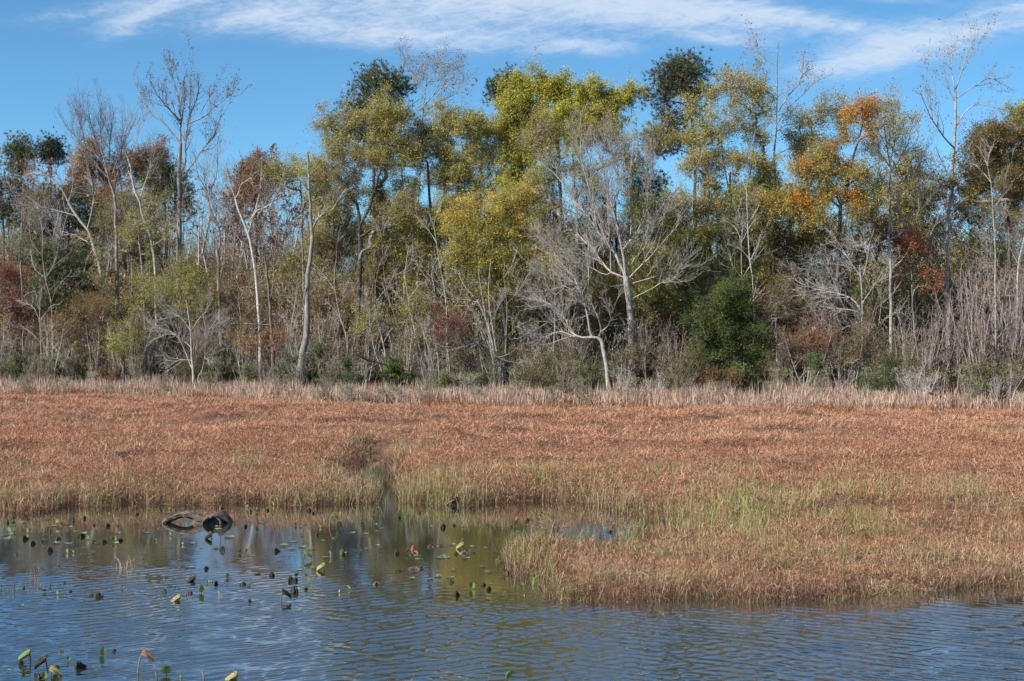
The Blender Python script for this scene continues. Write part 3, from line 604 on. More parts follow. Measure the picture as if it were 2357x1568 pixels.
B('bare_tree', 'tallest slender bare tree at the right with pale ridged trunk and open sky around', 115, [
  ([(2180,860),(2180,688),(2181,527),(2190,428),(2195,355),(2198,282),(2200,223),(2197,203)],14,5), ([(2197,203),(2190,173),(2184,135),(2194,100)],4,1.2), ([(2199,205),(2213,164),(2228,120),(2244,92)],4,1.2), ([(2201,226),(2242,200),(2280,180),(2302,195)],4,1.2),
  ([(2199,290),(2225,255),(2251,241),(2286,247),(2320,254)],5,1.2), ([(2194,340),(2166,308),(2146,279),(2128,241),(2118,215)],6,1.2), ([(2195,355),(2228,328),(2257,302),(2286,293)],5,1.2), ([(2192,420),(2219,370),(2225,330)],4,1.2), ([(2191,425),(2165,370),(2154,340)],4,1.2),
  ([(2200,240),(2180,200),(2172,160)],3,1), ([(2146,279),(2140,230),(2136,195)],3,1), ([(2181,540),(2215,510),(2240,495)],3,1)], 113, M_pale, M_twig, dens=.66, L1=1.8, up=.16, leaf=DKB, leafn=500, leafL=.12, spread=.06)
B('bare_tree', 'upswept pale bare tree between the orange oak and the tallest right-hand tree', 112, [
  ([(2051,760),(2049,624),(2046,551),(2047,457),(2049,384),(2040,340),(2034,282),(2030,240)],11,2), ([(2047,551),(2081,528),(2066,472),(2055,443)],6,4), ([(2047,440),(2017,396),(1999,378)],4,1.2), ([(2047,384),(2008,326),(1993,282)],5,1.2), ([(2050,440),(2081,420),(2110,393),(2127,350)],4,1.2),
  ([(2049,370),(2061,311),(2067,245)],4,1.2), ([(2044,548),(2017,530),(1993,516)],3,1), ([(2049,400),(2085,340),(2100,280)],4,1.2), ([(2040,340),(2015,290),(2010,250)],3,1), ([(2049,620),(2090,580),(2110,500),(2120,440)],4,1.2)], 114, M_pale, M_twig, dens=.85, L1=1.9, up=.22, ang=.55, leaf=DKOL+BROL, leafn=2200, leafL=.14)
B('bare_tree', 'bare tree with crooked pale limbs at the far right edge', 110, [
  ([(2342,860),(2342,732),(2342,644),(2345,601),(2357,551),(2362,500)],9,3), ([(2341,648),(2310,624),(2286,600)],4,1.2), ([(2341,682),(2301,682),(2269,691)],4,1.2), ([(2344,610),(2325,570),(2320,530)],3,1), ([(2350,575),(2380,540),(2390,500)],3,1)], 115, M_pale, M_twig, dens=1.0)
B('bare_tree', 'small pale bare tree with wide low twiggy fan below the orange oak', 107, [
  ([(1985,860),(1984,776),(1984,718),(1983,659),(1978,610)],8,2), ([(1981,715),(1961,688),(1920,674),(1861,662),(1825,640)],5,1.2), ([(1983,690),(1950,650),(1900,630),(1850,610)],4,1.2), ([(1983,700),(2010,660),(2035,620)],4,1.2), ([(1983,650),(1995,600),(2000,560)],3,1), ([(1982,720),(1930,710),(1880,715),(1840,720)],4,1.2), ([(1983,640),(1955,600),(1930,560)],3,1), ([(1984,740),(1930,760),(1900,785)],3,1)], 116, M_pale, M_twig, dens=1.0, L1=1.9, L2=1.05, up=.04)
B('bare_tree', 'thin bare tree with tall pale stem emerging beside the left-hand pine top', 122, [
  ([(930,520),(926,400),(923,279),(920,229),(911,194),(905,159)],7,1.5), ([(922,225),(946,208),(960,185)],3,1), ([(922,270),(950,240),(975,225)],3,1), ([(914,200),(925,170),(930,140)],3,1), ([(922,260),(900,235),(885,225)],3,1)], 117, M_pale, M_twig, dens=.9, L1=1.5, leaf=RSTL, leafn=500, leafL=.14)
B('bare_tree', 'bare forked treetop spreading against the sky right of the left-hand pine', 122, [
  ([(962,520),(965,400),(972,276),(978,223),(981,188)],8,2), ([(977,245),(1013,205),(1043,197),(1066,186)],4,1.2), ([(979,220),(965,200),(950,170)],3,1), ([(981,190),(975,160),(985,142)],2.5,1), ([(981,200),(1000,170),(1010,150)],3,1), ([(1000,215),(1020,180),(1040,165)],2.5,1), ([(975,260),(1010,235),(1045,220)],3,1), ([(981,190),(1010,185),(1025,160)],2.5,1)], 118, M_pale, M_twig, dens=.95, L1=1.5, leaf=RSTL+DKB, leafn=700, leafL=.13)
B('bare_tree', 'small bare tree with a low twig fan at the marsh edge, left of middle', 104, [
  ([(447,885),(442,820),(439,762),(433,715),(428,690)],8,2), ([(443,850),(425,806),(410,776),(390,762),(352,753)],5,1.2), ([(440,762),(460,732),(469,724),(490,690)],3,1), ([(455,885),(454,873),(469,838),(475,747)],4,1.2), ([(441,800),(400,770),(370,775),(340,790)],4,1.2), ([(438,760),(415,730),(385,720)],3,1), ([(443,830),(410,830),(380,850)],3,1)], 119, M_pale, M_twig, dens=1.05, L1=1.7, up=.05)
for i, (pts, w, bk, lb) in enumerate([
  ([(899,873),(890,829),(882,791),(870,741),(862,700)], 5, M_pale, 'slim pale leaning stem nearest the marsh right of the dark-trunked oak'),
  ([(951,848),(949,841),(934,785),(911,732),(890,668),(884,615),(880,570)], 6, M_brownbark, 'slim brown tree leaning left in front of the laurel-green undergrowth'),
  ([(980,850),(978,844),(961,785),(946,726),(940,690)], 5, M_white, 'short white crooked stem left of the red-leaved sapling'),
  ([(982,850),(983,829),(993,776),(1002,703),(1000,660)], 4, M_pale, 'slender pinkish sapling stem leaning right, left of the red-leaved sapling'),
  ([(802,880),(800,797),(791,753),(779,712),(773,674),(770,644),(775,590)], 7, M_grey, 'crooked grey tree between the split trunk and the dark-trunked oak'),
  ([(1030,850),(1028,718),(1022,659),(1013,615),(1005,560)], 6, M_pale, 'straight pale stem rising behind the red-leaved sapling'),
  ([(1160,860),(1165,780),(1166,700),(1160,640)], 6, M_grey, 'dark grey upright trunk right of the many-stemmed grey tree'),
  ([(1275,800),(1277,740),(1278,680),(1272,600)], 9, M_grey, 'thick shaded trunk behind the bending silver limbs'),
  ([(476,880),(474,850),(470,800),(474,760)], 5, M_pale, 'mossy bent stem beside the small bare tree at the marsh edge'),
  ([(1735,690),(1726,600),(1720,520),(1718,440)], 5, M_white, 'thin white upright sapling above the holly thicket'),
  ([(1712,720),(1708,640),(1706,560)], 4, M_pale, 'slender pale sapling just behind the holly thicket top'),
  ([(2292,800),(2292,782),(2289,586),(2285,480),(2280,420)], 6, M_pale, 'straight mottled pole-like trunk among the reddish twigs at the right'),
  ([(2000,880),(2005,800),(2020,760),(2028,700)], 5, M_pale, 'thin crooked stem right of the small pale bare tree'),
  ([(1905,880),(1900,800),(1890,740)], 4, M_grey, 'thin grey stem below the orange oak'),
  ([(545,880),(548,800),(555,740),(548,690)], 4, M_grey, 'thin grey stem left of the white-barked trunk base'),
  ([(122,820),(118,700),(105,640),(98,590)], 4, M_pale, 'thin pale stem between the young pines and the red leaves'),
  ([(95,860),(94,790),(92,740)], 3.5, M_pale, 'short pale stem in the dark corner at the left')]):
    r = random.Random(i); tp = pts[-1]; k = 55+60*r.random()
    lim = [(pts, w, 1.5)]
    for j in range(5):
        q = pts[min(len(pts)-1, 1+j*(len(pts)-1)//5)]; s = (-1)**(j+i)
        lim.append(([q, (q[0]+s*(12+15*r.random()), q[1]-20-18*r.random()), (q[0]+s*(22+35*r.random()), q[1]-38-40*r.random())], max(2., w*.45), 1))
    lim.append(([tp, (tp[0]-8+16*r.random(), tp[1]-k*.5), (tp[0]-20+40*r.random(), tp[1]-k)], 2, 1))
    B('bare_sapling', lb, 106+r.random()*6, lim, 200+i, bk, M_twig, dens=.8, L1=1.2, L2=.8, L3=.45, up=.1, l3=4)

# ------------------------------------------------------------------ leafy trees
T = leafy
T('oak_tree', 'big olive oak with dark forked trunk and yellow-tinged crown left of the middle', 113, [(826,735),(826,718),(827,662),(829,615),(829,574),(829,510),(822,470)],
  [(760,285,40,30),(800,270,45,30),(870,255,45,22),(880,300,60,35),(930,260,28,24),(790,340,55,40),(850,370,70,40),(740,400,42,40),(800,430,60,40),(880,430,55,38),(930,350,45,40),(770,480,45,30),(850,500,60,26),(930,480,42,40)], OLIVE+BROL[:2], 301, ncl=330, nlf=80, w0=19, w1=7,
  limbs=[([(829,545),(838,542),(852,530),(880,520),(896,490)],7,2.5), ([(822,470),(808,454),(800,420)],7,3), ([(829,520),(850,480),(868,420),(880,380)],8,3)], leafL=.17)
T('oak_tree', 'dense olive tree right of the dark-trunked oak, rounded top below the bare fork', 116, [(1000,760),(1000,640),(998,560),(990,470),(985,380)],
  [(980,300,45,30),(950,360,35,40),(1010,340,50,45),(1050,290,40,35),(1090,280,40,30),(980,430,50,45),(1050,400,50,55),(1100,350,38,50),(1000,510,60,40),(1060,500,50,40),(960,590,48,28),(920,560,35,28)], OLIVE+DKOL[:2], 302, ncl=330, nlf=85, w0=15, w1=5, leafL=.18)
T('poplar_tree', 'bright yellow-green tree with several upright rounded tops beneath the clouds', 119, [(1290,760),(1290,600),(1288,450),(1285,330),(1280,260)],
  [(1180,235,32,48),(1200,200,32,34),(1245,195,30,32),(1290,205,34,40),(1345,215,34,36),(1385,250,25,30),(1165,300,30,45),(1220,275,45,50),(1280,280,45,50),(1340,285,40,40),(1180,360,35,45),(1230,350,45,45),(1170,420,30,40),(1440,215,24,30),(1415,235,24,38),(1455,260,28,34),(1425,290,36,30),(1400,270,25,35)], TULIP+OLIVE[:2], 303, ncl=430, nlf=90, w0=16, w1=6, leafL=.21, puff=(.6,.6,.5))
T('oak_tree', 'low-hanging olive tree with level leafy tiers beside the many-stemmed grey tree', 110, [(1165,790),(1160,720),(1150,660),(1135,600),(1120,520)],
  [(1100,470,50,35),(1160,480,45,40),(1080,530,48,30),(1140,540,60,38),(1200,530,38,35),(1070,590,42,25),(1120,600,50,32),(1180,600,45,28),(1150,640,45,16),(1200,460,32,35)], OLIVE+TULIP[2:3], 304, ncl=300, nlf=90, w0=13, w1=4, leafL=.16, puff=(.7,.7,.32))
T('oak_tree', 'brown-olive thinning crown behind the top of the fan-shaped silver tree', 115, [(1330,800),(1330,640),(1328,520),(1322,420),(1318,360)],
  [(1290,300,50,26),(1250,330,40,34),(1330,330,55,36),(1390,310,45,34),(1270,390,40,40),(1340,390,50,36),(1230,430,32,40),(1420,350,40,30),(1470,380,35,35),(1510,340,25,28),(1250,490,35,35),(1500,300,25,22)], BROL+OLIVE[:2], 305, ncl=230, nlf=62, w0=12, w1=4, leafL=.16, bk=M_grey)
T('oak_tree', 'airy yellow-olive tree with sky showing through right of the tall pine', 115, [(1690,760),(1690,620),(1688,540),(1682,470),(1680,400)],
  [(1600,250,30,26),(1645,215,30,25),(1690,195,35,26),(1730,230,38,40),(1620,300,40,36),(1680,280,45,45),(1740,300,38,40),(1600,370,38,36),(1660,360,40,40),(1720,370,45,40),(1760,400,32,40),(1640,430,40,26),(1700,440,45,24),(1760,270,24,30),(1590,320,25,28)], OLIVE+TULIP[:1]+BROL[:1], 306, ncl=300, nlf=66, w0=12, w1=5, leafL=.17, bk=M_grey, limbs=[([(1688,520),(1660,470),(1640,420),(1630,370)],5,2), ([(1686,500),(1715,440),(1730,370),(1738,300)],5,2), ([(1682,470),(1670,400),(1660,330)],4,2)])
T('oak_tree', 'broad dark olive tree massed behind the right side of the fan-shaped silver tree', 114, [(1640,800),(1640,700),(1638,620),(1630,540),(1625,480)],
  [(1560,480,50,35),(1620,470,50,30),(1680,480,50,30),(1740,480,45,34),(1540,540,50,40),(1610,540,55,42),(1680,550,55,42),(1750,540,45,40),(1560,610,50,40),(1630,610,50,40),(1700,610,50,36),(1500,590,40,40),(1500,680,45,36),(1580,680,40,30),(1480,500,38,40)], DKOL+OLIVE[3:4]+BROL[:1], 307, ncl=400, nlf=90, w0=16, w1=6, leafL=.18, pal2=(OLIVE, .2))
T('oak_tree', 'orange-leaved oak with dark crooked trunk at the right', 110, [(1923,760),(1923,747),(1929,615),(1932,498),(1935,472),(1949,428),(1961,370),(1973,326),(1985,287)],
  [(1990,250,35,18),(2010,265,28,20),(1965,270,30,18),(1880,370,45,24),(1910,350,35,22),(1850,400,42,22),(1920,400,50,26),(1975,400,35,24),(1840,450,45,22),(1895,445,50,26),(1950,440,35,20),(1810,470,38,18),(1870,490,45,16),(1995,300,25,16),(1780,455,25,14)], ORNG+OLIVE[:1], 308, ncl=250, nlf=56, w0=20, w1=4, leafL=.18, puff=(.6,.6,.3), pal2=(OLIVE+DKOL, .18), limbs=[([(1935,480),(1900,450),(1870,430),(1840,420)],6,2), ([(1935,472),(1910,420),(1900,380)],5,2), ([(1949,428),(1990,400),(2010,380)],6,2)])
T('oak_tree', 'olive tree with orange flecks standing behind the orange oak', 117, [(1900,760),(1895,600),(1890,480),(1880,380)],
  [(1850,280,32,26),(1890,270,30,30),(1840,320,34,34),(1890,330,40,30),(1850,350,32,28),(1940,260,30,26),(1950,310,32,36),(2040,260,28,28),(2060,300,34,40),(2080,370,38,50),(2010,340,34,40),(1830,480,40,40),(1990,470,50,45),(1930,540,60,40),(2070,460,45,50),(1850,560,45,40)], OLIVE+DKOL+ORNG[3:5], 309, ncl=340, nlf=66, w0=13, w1=5, leafL=.17, pal2=(ORNG, .14))
T('oak_tree', 'dense brown-green tree filling the sky line at the far right', 114, [(2330,800),(2325,620),(2320,500),(2318,420)],
  [(2260,330,28,30),(2290,310,34,34),(2330,320,38,36),(2290,370,45,40),(2340,380,40,40),(2380,340,40,50),(2260,410,35,36),(2320,430,45,30),(2370,430,40,36),(2240,360,22,34)], [(.16,.135,.035),(.20,.14,.04),(.13,.12,.03),(.24,.15,.04)], 310, ncl=260, nlf=100, w0=14, w1=6, leafL=.17, pal2=(BROL, .25))
T('oak_tree', 'yellow-green crown just showing at the right-hand edge of the sky line', 120, [(2372,760),(2372,500),(2370,380)], [(2350,275,20,22),(2380,280,28,30),(2385,320,30,40)], OLIVE+TULIP[:1], 311, ncl=60, nlf=90, w0=9, w1=4)
T('oak_tree', 'small yellow-olive crown left of the split grey trunk top', 117, [(700,700),(698,600),(695,480),(692,420)], [(690,390,38,26),(660,410,28,24),(720,375,30,22),(730,440,35,30),(680,430,30,20)], OLIVE, 312, ncl=90, nlf=60, w0=8, w1=3, bk=M_grey, leafL=.16)
T('young_oak', 'olive-green leafy young tree right of the leaning trunks, low at the left', 107, [(425,800),(423,740),(420,690),(415,640)], [(420,630,35,28),(460,650,40,26),(440,690,42,26),(490,680,22,20),(400,670,30,24),(410,620,28,22)], TULIP[2:]+DKOL+OLIVE[3:4], 313, ncl=120, nlf=85, w0=6, w1=2, leafL=.15)
T('young_oak', 'yellow mistletoe-like foliage clothing the leaning pale trunks at the left', 111, [(335,800),(332,680),(325,600),(320,540)], [(225,560,30,24),(250,590,26,26),(300,545,24,20),(320,600,30,40),(340,520,32,30),(375,480,28,30),(380,530,22,30),(300,640,30,24),(235,640,22,24),(340,660,36,28),(350,560,24,24),(290,700,24,26)], OLIVE+TULIP[2:3]+DKOL[1:2], 314, ncl=170, nlf=60, w0=7, w1=3, leafL=.15, bk=M_grey)
T('young_oak', 'yellow-green hazy tree at the left edge above the red leaves', 112, [(55,800),(52,700),(48,600),(45,540)], [(20,560,30,34),(60,540,35,30),(30,610,36,30),(80,590,30,30),(100,640,25,24),(45,500,40,24),(100,540,30,26)], [(.29,.255,.08),(.24,.22,.07),(.33,.27,.07),(.19,.18,.06)], 315, ncl=130, nlf=55, w0=7, w1=3, leafL=.15, bk=M_grey)
T('young_oak', 'rust-brown leafy tree right of the young pine trunks', 107, [(205,850),(203,780),(200,740)], [(200,700,30,22),(215,730,34,24),(185,750,34,26),(220,770,36,26),(200,790,36,22),(240,740,24,22)], [(.30,.175,.05),(.25,.14,.045),(.34,.22,.06),(.22,.15,.05)], 316, ncl=100, nlf=85, w0=6, w1=2, leafL=.14)
T('young_oak', 'small yellow-green leafy tree low beside the left-hand leaning trunk bases', 105, [(285,860),(284,820),(282,790)], [(280,800,30,20),(295,780,24,20),(265,815,24,16),(310,760,18,16)], OLIVE+TULIP[3:], 317, ncl=60, nlf=80, w0=5, w1=2, leafL=.14)
T('holly_thicket', 'dense dark green holly mass draped with yellow vine, brightest green thing of the edge', 105, [(1680,880),(1680,820),(1678,740),(1675,690)], [(1660,690,34,40),(1700,700,34,36),(1640,750,40,40),(1690,750,45,40),(1730,770,32,36),(1630,810,40,36),(1690,820,50,36),(1730,830,30,34),(1640,860,42,22),(1700,865,45,18),(1690,660,26,28)], HOLL, 318, ncl=330, nlf=105, w0=7, w1=3, leafL=.14, puff=(.5,.5,.42), pal2=([(.30,.26,.03),(.36,.24,.03),(.14,.19,.035)], .17))
T('red_sapling', 'crimson-leaved sapling near the middle right of the crooked thin stems', 106, [(1035,850),(1030,800),(1025,760)], [(1020,745,22,14),(1045,740,20,16),(1025,775,20,12),(1010,760,15,14),(1050,770,16,14)], [(.28,.075,.05),(.33,.10,.06),(.22,.06,.045)], 319, ncl=52, nlf=55, w0=4, w1=2, leafL=.13, bk=M_grey)
T('maple_tree', 'red-orange maple foliage right of the upswept pale tree', 113, [(2105,780),(2100,700),(2098,640),(2095,590)], [(2070,570,26,30),(2100,560,30,22),(2125,590,26,20),(2080,610,24,14),(2140,620,22,12),(2060,540,18,18)], ROR, 320, ncl=85, nlf=52, w0=6, w1=2, leafL=.17, bk=M_grey)
T('red_sapling', 'dark red shrubby sapling below the orange oak at the right', 105, [(1860,860),(1858,830),(1855,800)], [(1850,790,20,20),(1870,770,20,16),(1845,815,22,18),(1880,790,14,14)], REDL, 321, ncl=56, nlf=50, w0=4, w1=2, leafL=.13, bk=M_grey)
T('red_sapling', 'deep red understory tree in the shaded left corner', 112, [(50,840),(50,760),(48,700)], [(40,690,34,20),(60,720,34,20),(25,740,32,24),(80,740,26,22),(40,770,36,18),(15,640,26,30)], [(.20,.05,.035),(.25,.07,.04),(.16,.045,.03)], 322, ncl=130, nlf=62, w0=5, w1=2, leafL=.15)
T('maple_tree', 'orange-red tree peeking out at the left edge behind the yellow-green haze', 117, [(20,800),(20,700),(18,620)], [(15,620,25,26),(45,640,30,22),(20,670,30,22),(70,610,20,20)], RSTL+ROR[1:], 323, ncl=80, nlf=60, w0=5, w1=2, leafL=.17)
T('orange_sapling', 'bright orange leaves on a low level branch at the foot of the white-barked trunk', 106, [(618,860),(616,820),(614,790),(600,775)], [(570,775,28,8),(600,782,25,9),(635,772,22,8),(655,768,14,7),(610,795,20,6),(560,790,14,6)], ORNG[:3]+ROR[:1], 324, ncl=44, nlf=26, w0=4, w1=2, leafL=.17, puff=(.4,.4,.2))
T('orange_sapling', 'sparse orange-leaved sapling between the forked grey tree and white-barked trunk', 111, [(530,800),(530,720),(528,660),(526,600)], [(515,600,22,40),(540,640,26,40),(530,700,24,30),(505,680,16,20),(560,690,20,30)], ROR+RSTL, 325, ncl=75, nlf=14, w0=4, w1=2, leafL=.16, bk=M_grey)
T('young_oak', 'golden-brown leafy mound below the small pale bare tree with the low fan', 105, [(1790,860),(1788,800),(1785,740)], [(1790,700,34,28),(1810,740,40,30),(1780,770,36,28),(1840,770,34,24),(1770,730,28,26),(1810,670,30,24)], [(.31,.20,.05),(.26,.16,.045),(.22,.17,.05),(.36,.22,.05)], 326, ncl=130, nlf=58, w0=5, w1=2, leafL=.13, bk=M_grey)
T('young_oak', 'orange-brown leafy shrub tree right of the dark red sapling', 105, [(1945,860),(1944,820),(1942,780)], [(1940,790,32,24),(1965,770,26,22),(1925,810,30,20),(1960,815,30,18),(1985,800,20,18)], [(.29,.19,.045),(.24,.16,.045),(.20,.17,.045),(.34,.2,.05)], 327, ncl=100, nlf=72, w0=5, w1=2, leafL=.13, bk=M_grey)
T('young_oak', 'yellow-olive understory tree with drooping sprays among the thin stems', 108, [(965,860),(960,800),(950,730),(945,700)], [(950,700,32,16),(930,715,24,14),(975,740,24,26),(990,770,22,24),(960,790,26,24),(840,740,30,20),(820,760,26,16)], OLIVE+DKOL[:1], 328, ncl=105, nlf=60, w0=5, w1=2, leafL=.14, bk=M_grey)
# rusty oaks and pines on the rise behind
T('rust_oak', 'rust-brown oak crown behind the round-headed bare tree', 140, [(215,640),(215,520),(215,430)], [(200,380,40,30),(240,400,40,32),(190,430,36,30),(250,450,40,30),(210,350,34,22)], RSTL+BROL[2:3], 330, ncl=150, nlf=55, w0=9, w1=4, leafL=.22)
T('rust_oak', 'rust-brown oak crown left of the tall vase-shaped tree, behind the leaning trunks', 142, [(345,620),(345,500),(345,430)], [(345,360,34,18),(320,390,30,28),(360,400,34,30),(375,365,24,18)], RSTL, 331, ncl=95, nlf=60, w0=9, w1=4, leafL=.22)
T('rust_oak', 'round russet oak crown above the white-barked tree', 138, [(590,640),(590,520),(588,430)], [(570,400,34,30),(600,385,34,26),(630,410,28,28),(590,440,42,26),(560,440,28,24)], RSTL+BROL[:1], 332, ncl=150, nlf=52, w0=9, w1=4, leafL=.22)
def pine(label, Y, trunk, blobs, seed, pal=PINE, ncl=90, **k):
    a = dict(bk=M_pinebark, pine=True, puff=(.55,.55,.34), w0=12, w1=4, nlf=0); a.update(k)
    return T('pine_tree', label, Y, trunk, blobs, pal, seed, ncl=ncl, **a)
pine('tall dark pine with a rounded clustered top, left of the middle', 121, [(862,740),(862,560),(860,400),(866,300),(872,200)], [(860,185,34,34),(895,195,34,36),(925,200,20,32),(835,205,20,20),(870,240,45,26),(815,240,30,18),(790,250,16,12),(900,270,40,30),(850,300,50,30),(800,310,34,20),(880,340,50,30)], 340, ncl=260, tuft=7)
pine('tallest pine with a domed head and tufted side limbs reaching left, right of the middle', 118, [(1598,760),(1600,600),(1600,440),(1598,330),(1590,260),(1572,180)], [(1565,150,40,26),(1590,170,34,32),(1535,185,26,28),(1560,205,40,22),(1600,215,24,20),(1530,235,16,14),(1495,222,20,8),(1520,215,20,10),(1535,265,26,12),(1560,275,30,14),(1530,300,28,16),(1515,320,24,16),(1560,320,26,16),(1530,345,26,10),(1505,340,16,12)], 341, ncl=250, w0=13, w1=5, tuft=6, limbs=[([(1600,360),(1570,348),(1545,345),(1510,365)],4,1.5), ([(1596,260),(1570,240),(1530,232),(1490,222)],4,1.5), ([(1580,215),(1550,190),(1535,170)],4,1.5)])
pine('small dark pine top peering over the yellow-green tree', 124, [(1160,600),(1160,400),(1160,240)], [(1150,200,22,16),(1175,185,20,18),(1160,215,26,14)], 342, ncl=70, w0=8)
pine('bright green pine head standing at the left sky line', 150, [(47,640),(48,500),(50,400)], [(50,335,20,24),(40,350,24,22),(62,350,18,26),(50,385,26,20),(35,375,18,16)], 343, PINB, ncl=110, w0=7, w1=3)
pine('darker round pine head right of the bright green one at the left sky line', 150, [(118,640),(118,500),(117,400)], [(118,335,22,20),(102,345,18,18),(132,345,16,18),(115,365,30,16),(140,362,14,8)], 344, [(.055,.075,.033),(.07,.09,.04)], ncl=95, w0=7, w1=3)
pine('dark pine crown behind the tall vase-shaped trunk', 138, [(385,700),(383,560),(380,450)], [(370,380,26,20),(395,395,26,22),(350,410,28,22),(385,430,40,26),(420,440,24,22),(360,450,28,22),(430,480,20,22)], 345, ncl=150, w0=8)
pine('dark green pine mass behind the drooping pale limbs at the left', 134, [(160,720),(160,600),(158,500)], [(90,460,34,26),(140,460,36,26),(180,500,40,30),(110,520,45,26),(220,530,36,26),(70,540,34,22),(200,570,40,22),(190,450,30,22),(240,490,26,22)], 346, ncl=260, w0=8)
pine('young pine with level feathery tiers, nearer of the two at the left', 110, [(122,830),(121,720),(120,650),(118,580)], [(118,570,36,8),(95,595,32,8),(140,600,34,8),(110,625,38,8),(150,640,30,8),(100,655,34,7),(130,680,38,8),(105,705,28,7),(150,700,26,7)], 347, PINB, ncl=130, w0=7, w1=2, puff=(.6,.6,.16), tuft=6)
pine('young pine behind the nearer level-tiered one at the left', 114, [(158,830),(157,720),(156,650),(154,600)], [(160,590,34,8),(185,610,34,8),(170,640,38,8),(190,665,30,8),(160,690,32,8),(195,720,26,7)], 348, PINE, ncl=95, w0=6, w1=2, puff=(.6,.6,.16))
pine('dark pine at the left edge of the wood behind the yellow-green haze', 130, [(10,760),(10,600),(8,480)], [(10,430,28,26),(40,420,22,20),(5,480,30,30),(30,500,26,24),(-25,450,26,40)], 349, ncl=90, w0=8)
pine('dark pine behind the gap right of the fan-shaped silver tree', 126, [(1500,700),(1500,560),(1500,450)], [(1500,420,30,24),(1480,450,30,24),(1520,460,34,24),(1490,490,34,24)], 350, ncl=85, w0=8)

# further crowns that close the wall of the wood
T('oak_tree', 'hanging brown-olive crown between the dark-trunked oak and the split grey trunk', 121, [(775,780),(773,660),(770,560),(768,480)], [(745,470,36,40),(790,520,40,45),(760,570,40,40),(730,540,30,40),(800,600,36,34),(755,640,34,26),(830,640,34,30)], BROL+OLIVE+DKOL[:1], 360, ncl=210, nlf=60, w0=9, w1=4, leafL=.16)
T('oak_tree', 'dark olive crown hanging behind the dark-trunked oak', 122, [(880,780),(882,660),(880,560),(878,480)], [(870,470,45,45),(920,500,45,45),(860,550,45,45),(910,590,45,45),(950,540,40,50),(870,630,40,35),(940,640,36,32)], DKOL+OLIVE+BROL[:1], 361, ncl=260, nlf=64, w0=10, w1=4, leafL=.16)
T('oak_tree', 'olive crown reaching up between the two rounded olive trees left of the yellow-green tree', 123, [(1060,780),(1060,620),(1058,480),(1056,380)], [(1040,250,34,26),(1080,300,40,40),(1120,360,40,50),(1050,370,50,50),(1010,400,45,45),(1100,440,50,50),(1030,480,50,45),(1010,560,45,45),(1050,620,40,36),(1120,300,30,40)], OLIVE+DKOL+BROL[:2], 362, ncl=330, nlf=62, w0=12, w1=5, leafL=.16)
T('oak_tree', 'tall olive crown behind the bending silver limbs, under the yellow-green tree', 122, [(1235,790),(1235,660),(1232,540),(1230,440)], [(1200,420,40,45),(1250,450,45,45),(1220,520,45,50),(1280,530,40,50),(1240,600,45,40),(1200,650,40,34),(1290,630,40,40),(1260,690,36,30),(1330,470,40,45),(1340,550,40,50)], OLIVE+DKOL+BROL, 363, ncl=330, nlf=60, w0=12, w1=5, leafL=.16)
T('oak_tree', 'thin olive-brown crown seen through the top of the fan-shaped silver tree', 123, [(1420,790),(1420,660),(1418,540),(1415,450)], [(1380,450,40,40),(1440,430,45,40),(1400,520,45,45),(1460,500,45,50),(1420,590,45,40),(1370,620,36,40),(1480,610,36,40),(1520,560,36,45)], DKOL+BROL, 364, ncl=270, nlf=56, w0=11, w1=4, leafL=.16)
T('oak_tree', 'olive tree with leafy sides under the tall bare treetop beside the pine', 121, [(1790,790),(1788,660),(1785,560),(1782,480)], [(1770,430,36,40),(1810,470,40,45),(1760,500,40,45),(1800,560,45,45),(1750,600,40,40),(1830,620,40,40),(1780,660,40,34),(1860,540,36,40)], OLIVE+DKOL+BROL[:2], 365, ncl=260, nlf=62, w0=11, w1=4, leafL=.16, pal2=(ORNG, .08))
T('oak_tree', 'muted olive crown behind the upswept pale tree', 122, [(2060,790),(2060,660),(2060,540),(2058,440)], [(2020,440,40,45),(2080,430,40,45),(2110,480,40,50),(2030,520,45,45),(2090,550,45,45),(2140,540,36,45),(1980,560,40,40),(2140,440,30,40)], DKOL+BROL+OLIVE[:1], 366, ncl=260, nlf=56, w0=10, w1=4, leafL=.16, bk=M_grey)
T('oak_tree', 'brown-olive crown low behind the reddish twigs at the right', 121, [(2270,790),(2270,680),(2268,580)], [(2220,500,36,40),(2270,500,40,40),(2320,520,40,45),(2240,570,40,40),(2300,590,45,40),(2350,590,40,45),(2190,600,30,40)], BROL+DKOL, 367, ncl=200, nlf=48, w0=9, w1=4, leafL=.16, bk=M_grey)
T('oak_tree', 'thin olive-grey crown left of the tall vase-shaped trunk', 123, [(330,790),(330,680),(328,560)], [(300,480,40,40),(350,500,40,40),(310,560,40,45),(370,570,36,40),(270,520,36,40)], BROL+DKOL+GREY, 368, ncl=150, nlf=50, w0=8, w1=3, leafL=.16, bk=M_grey)
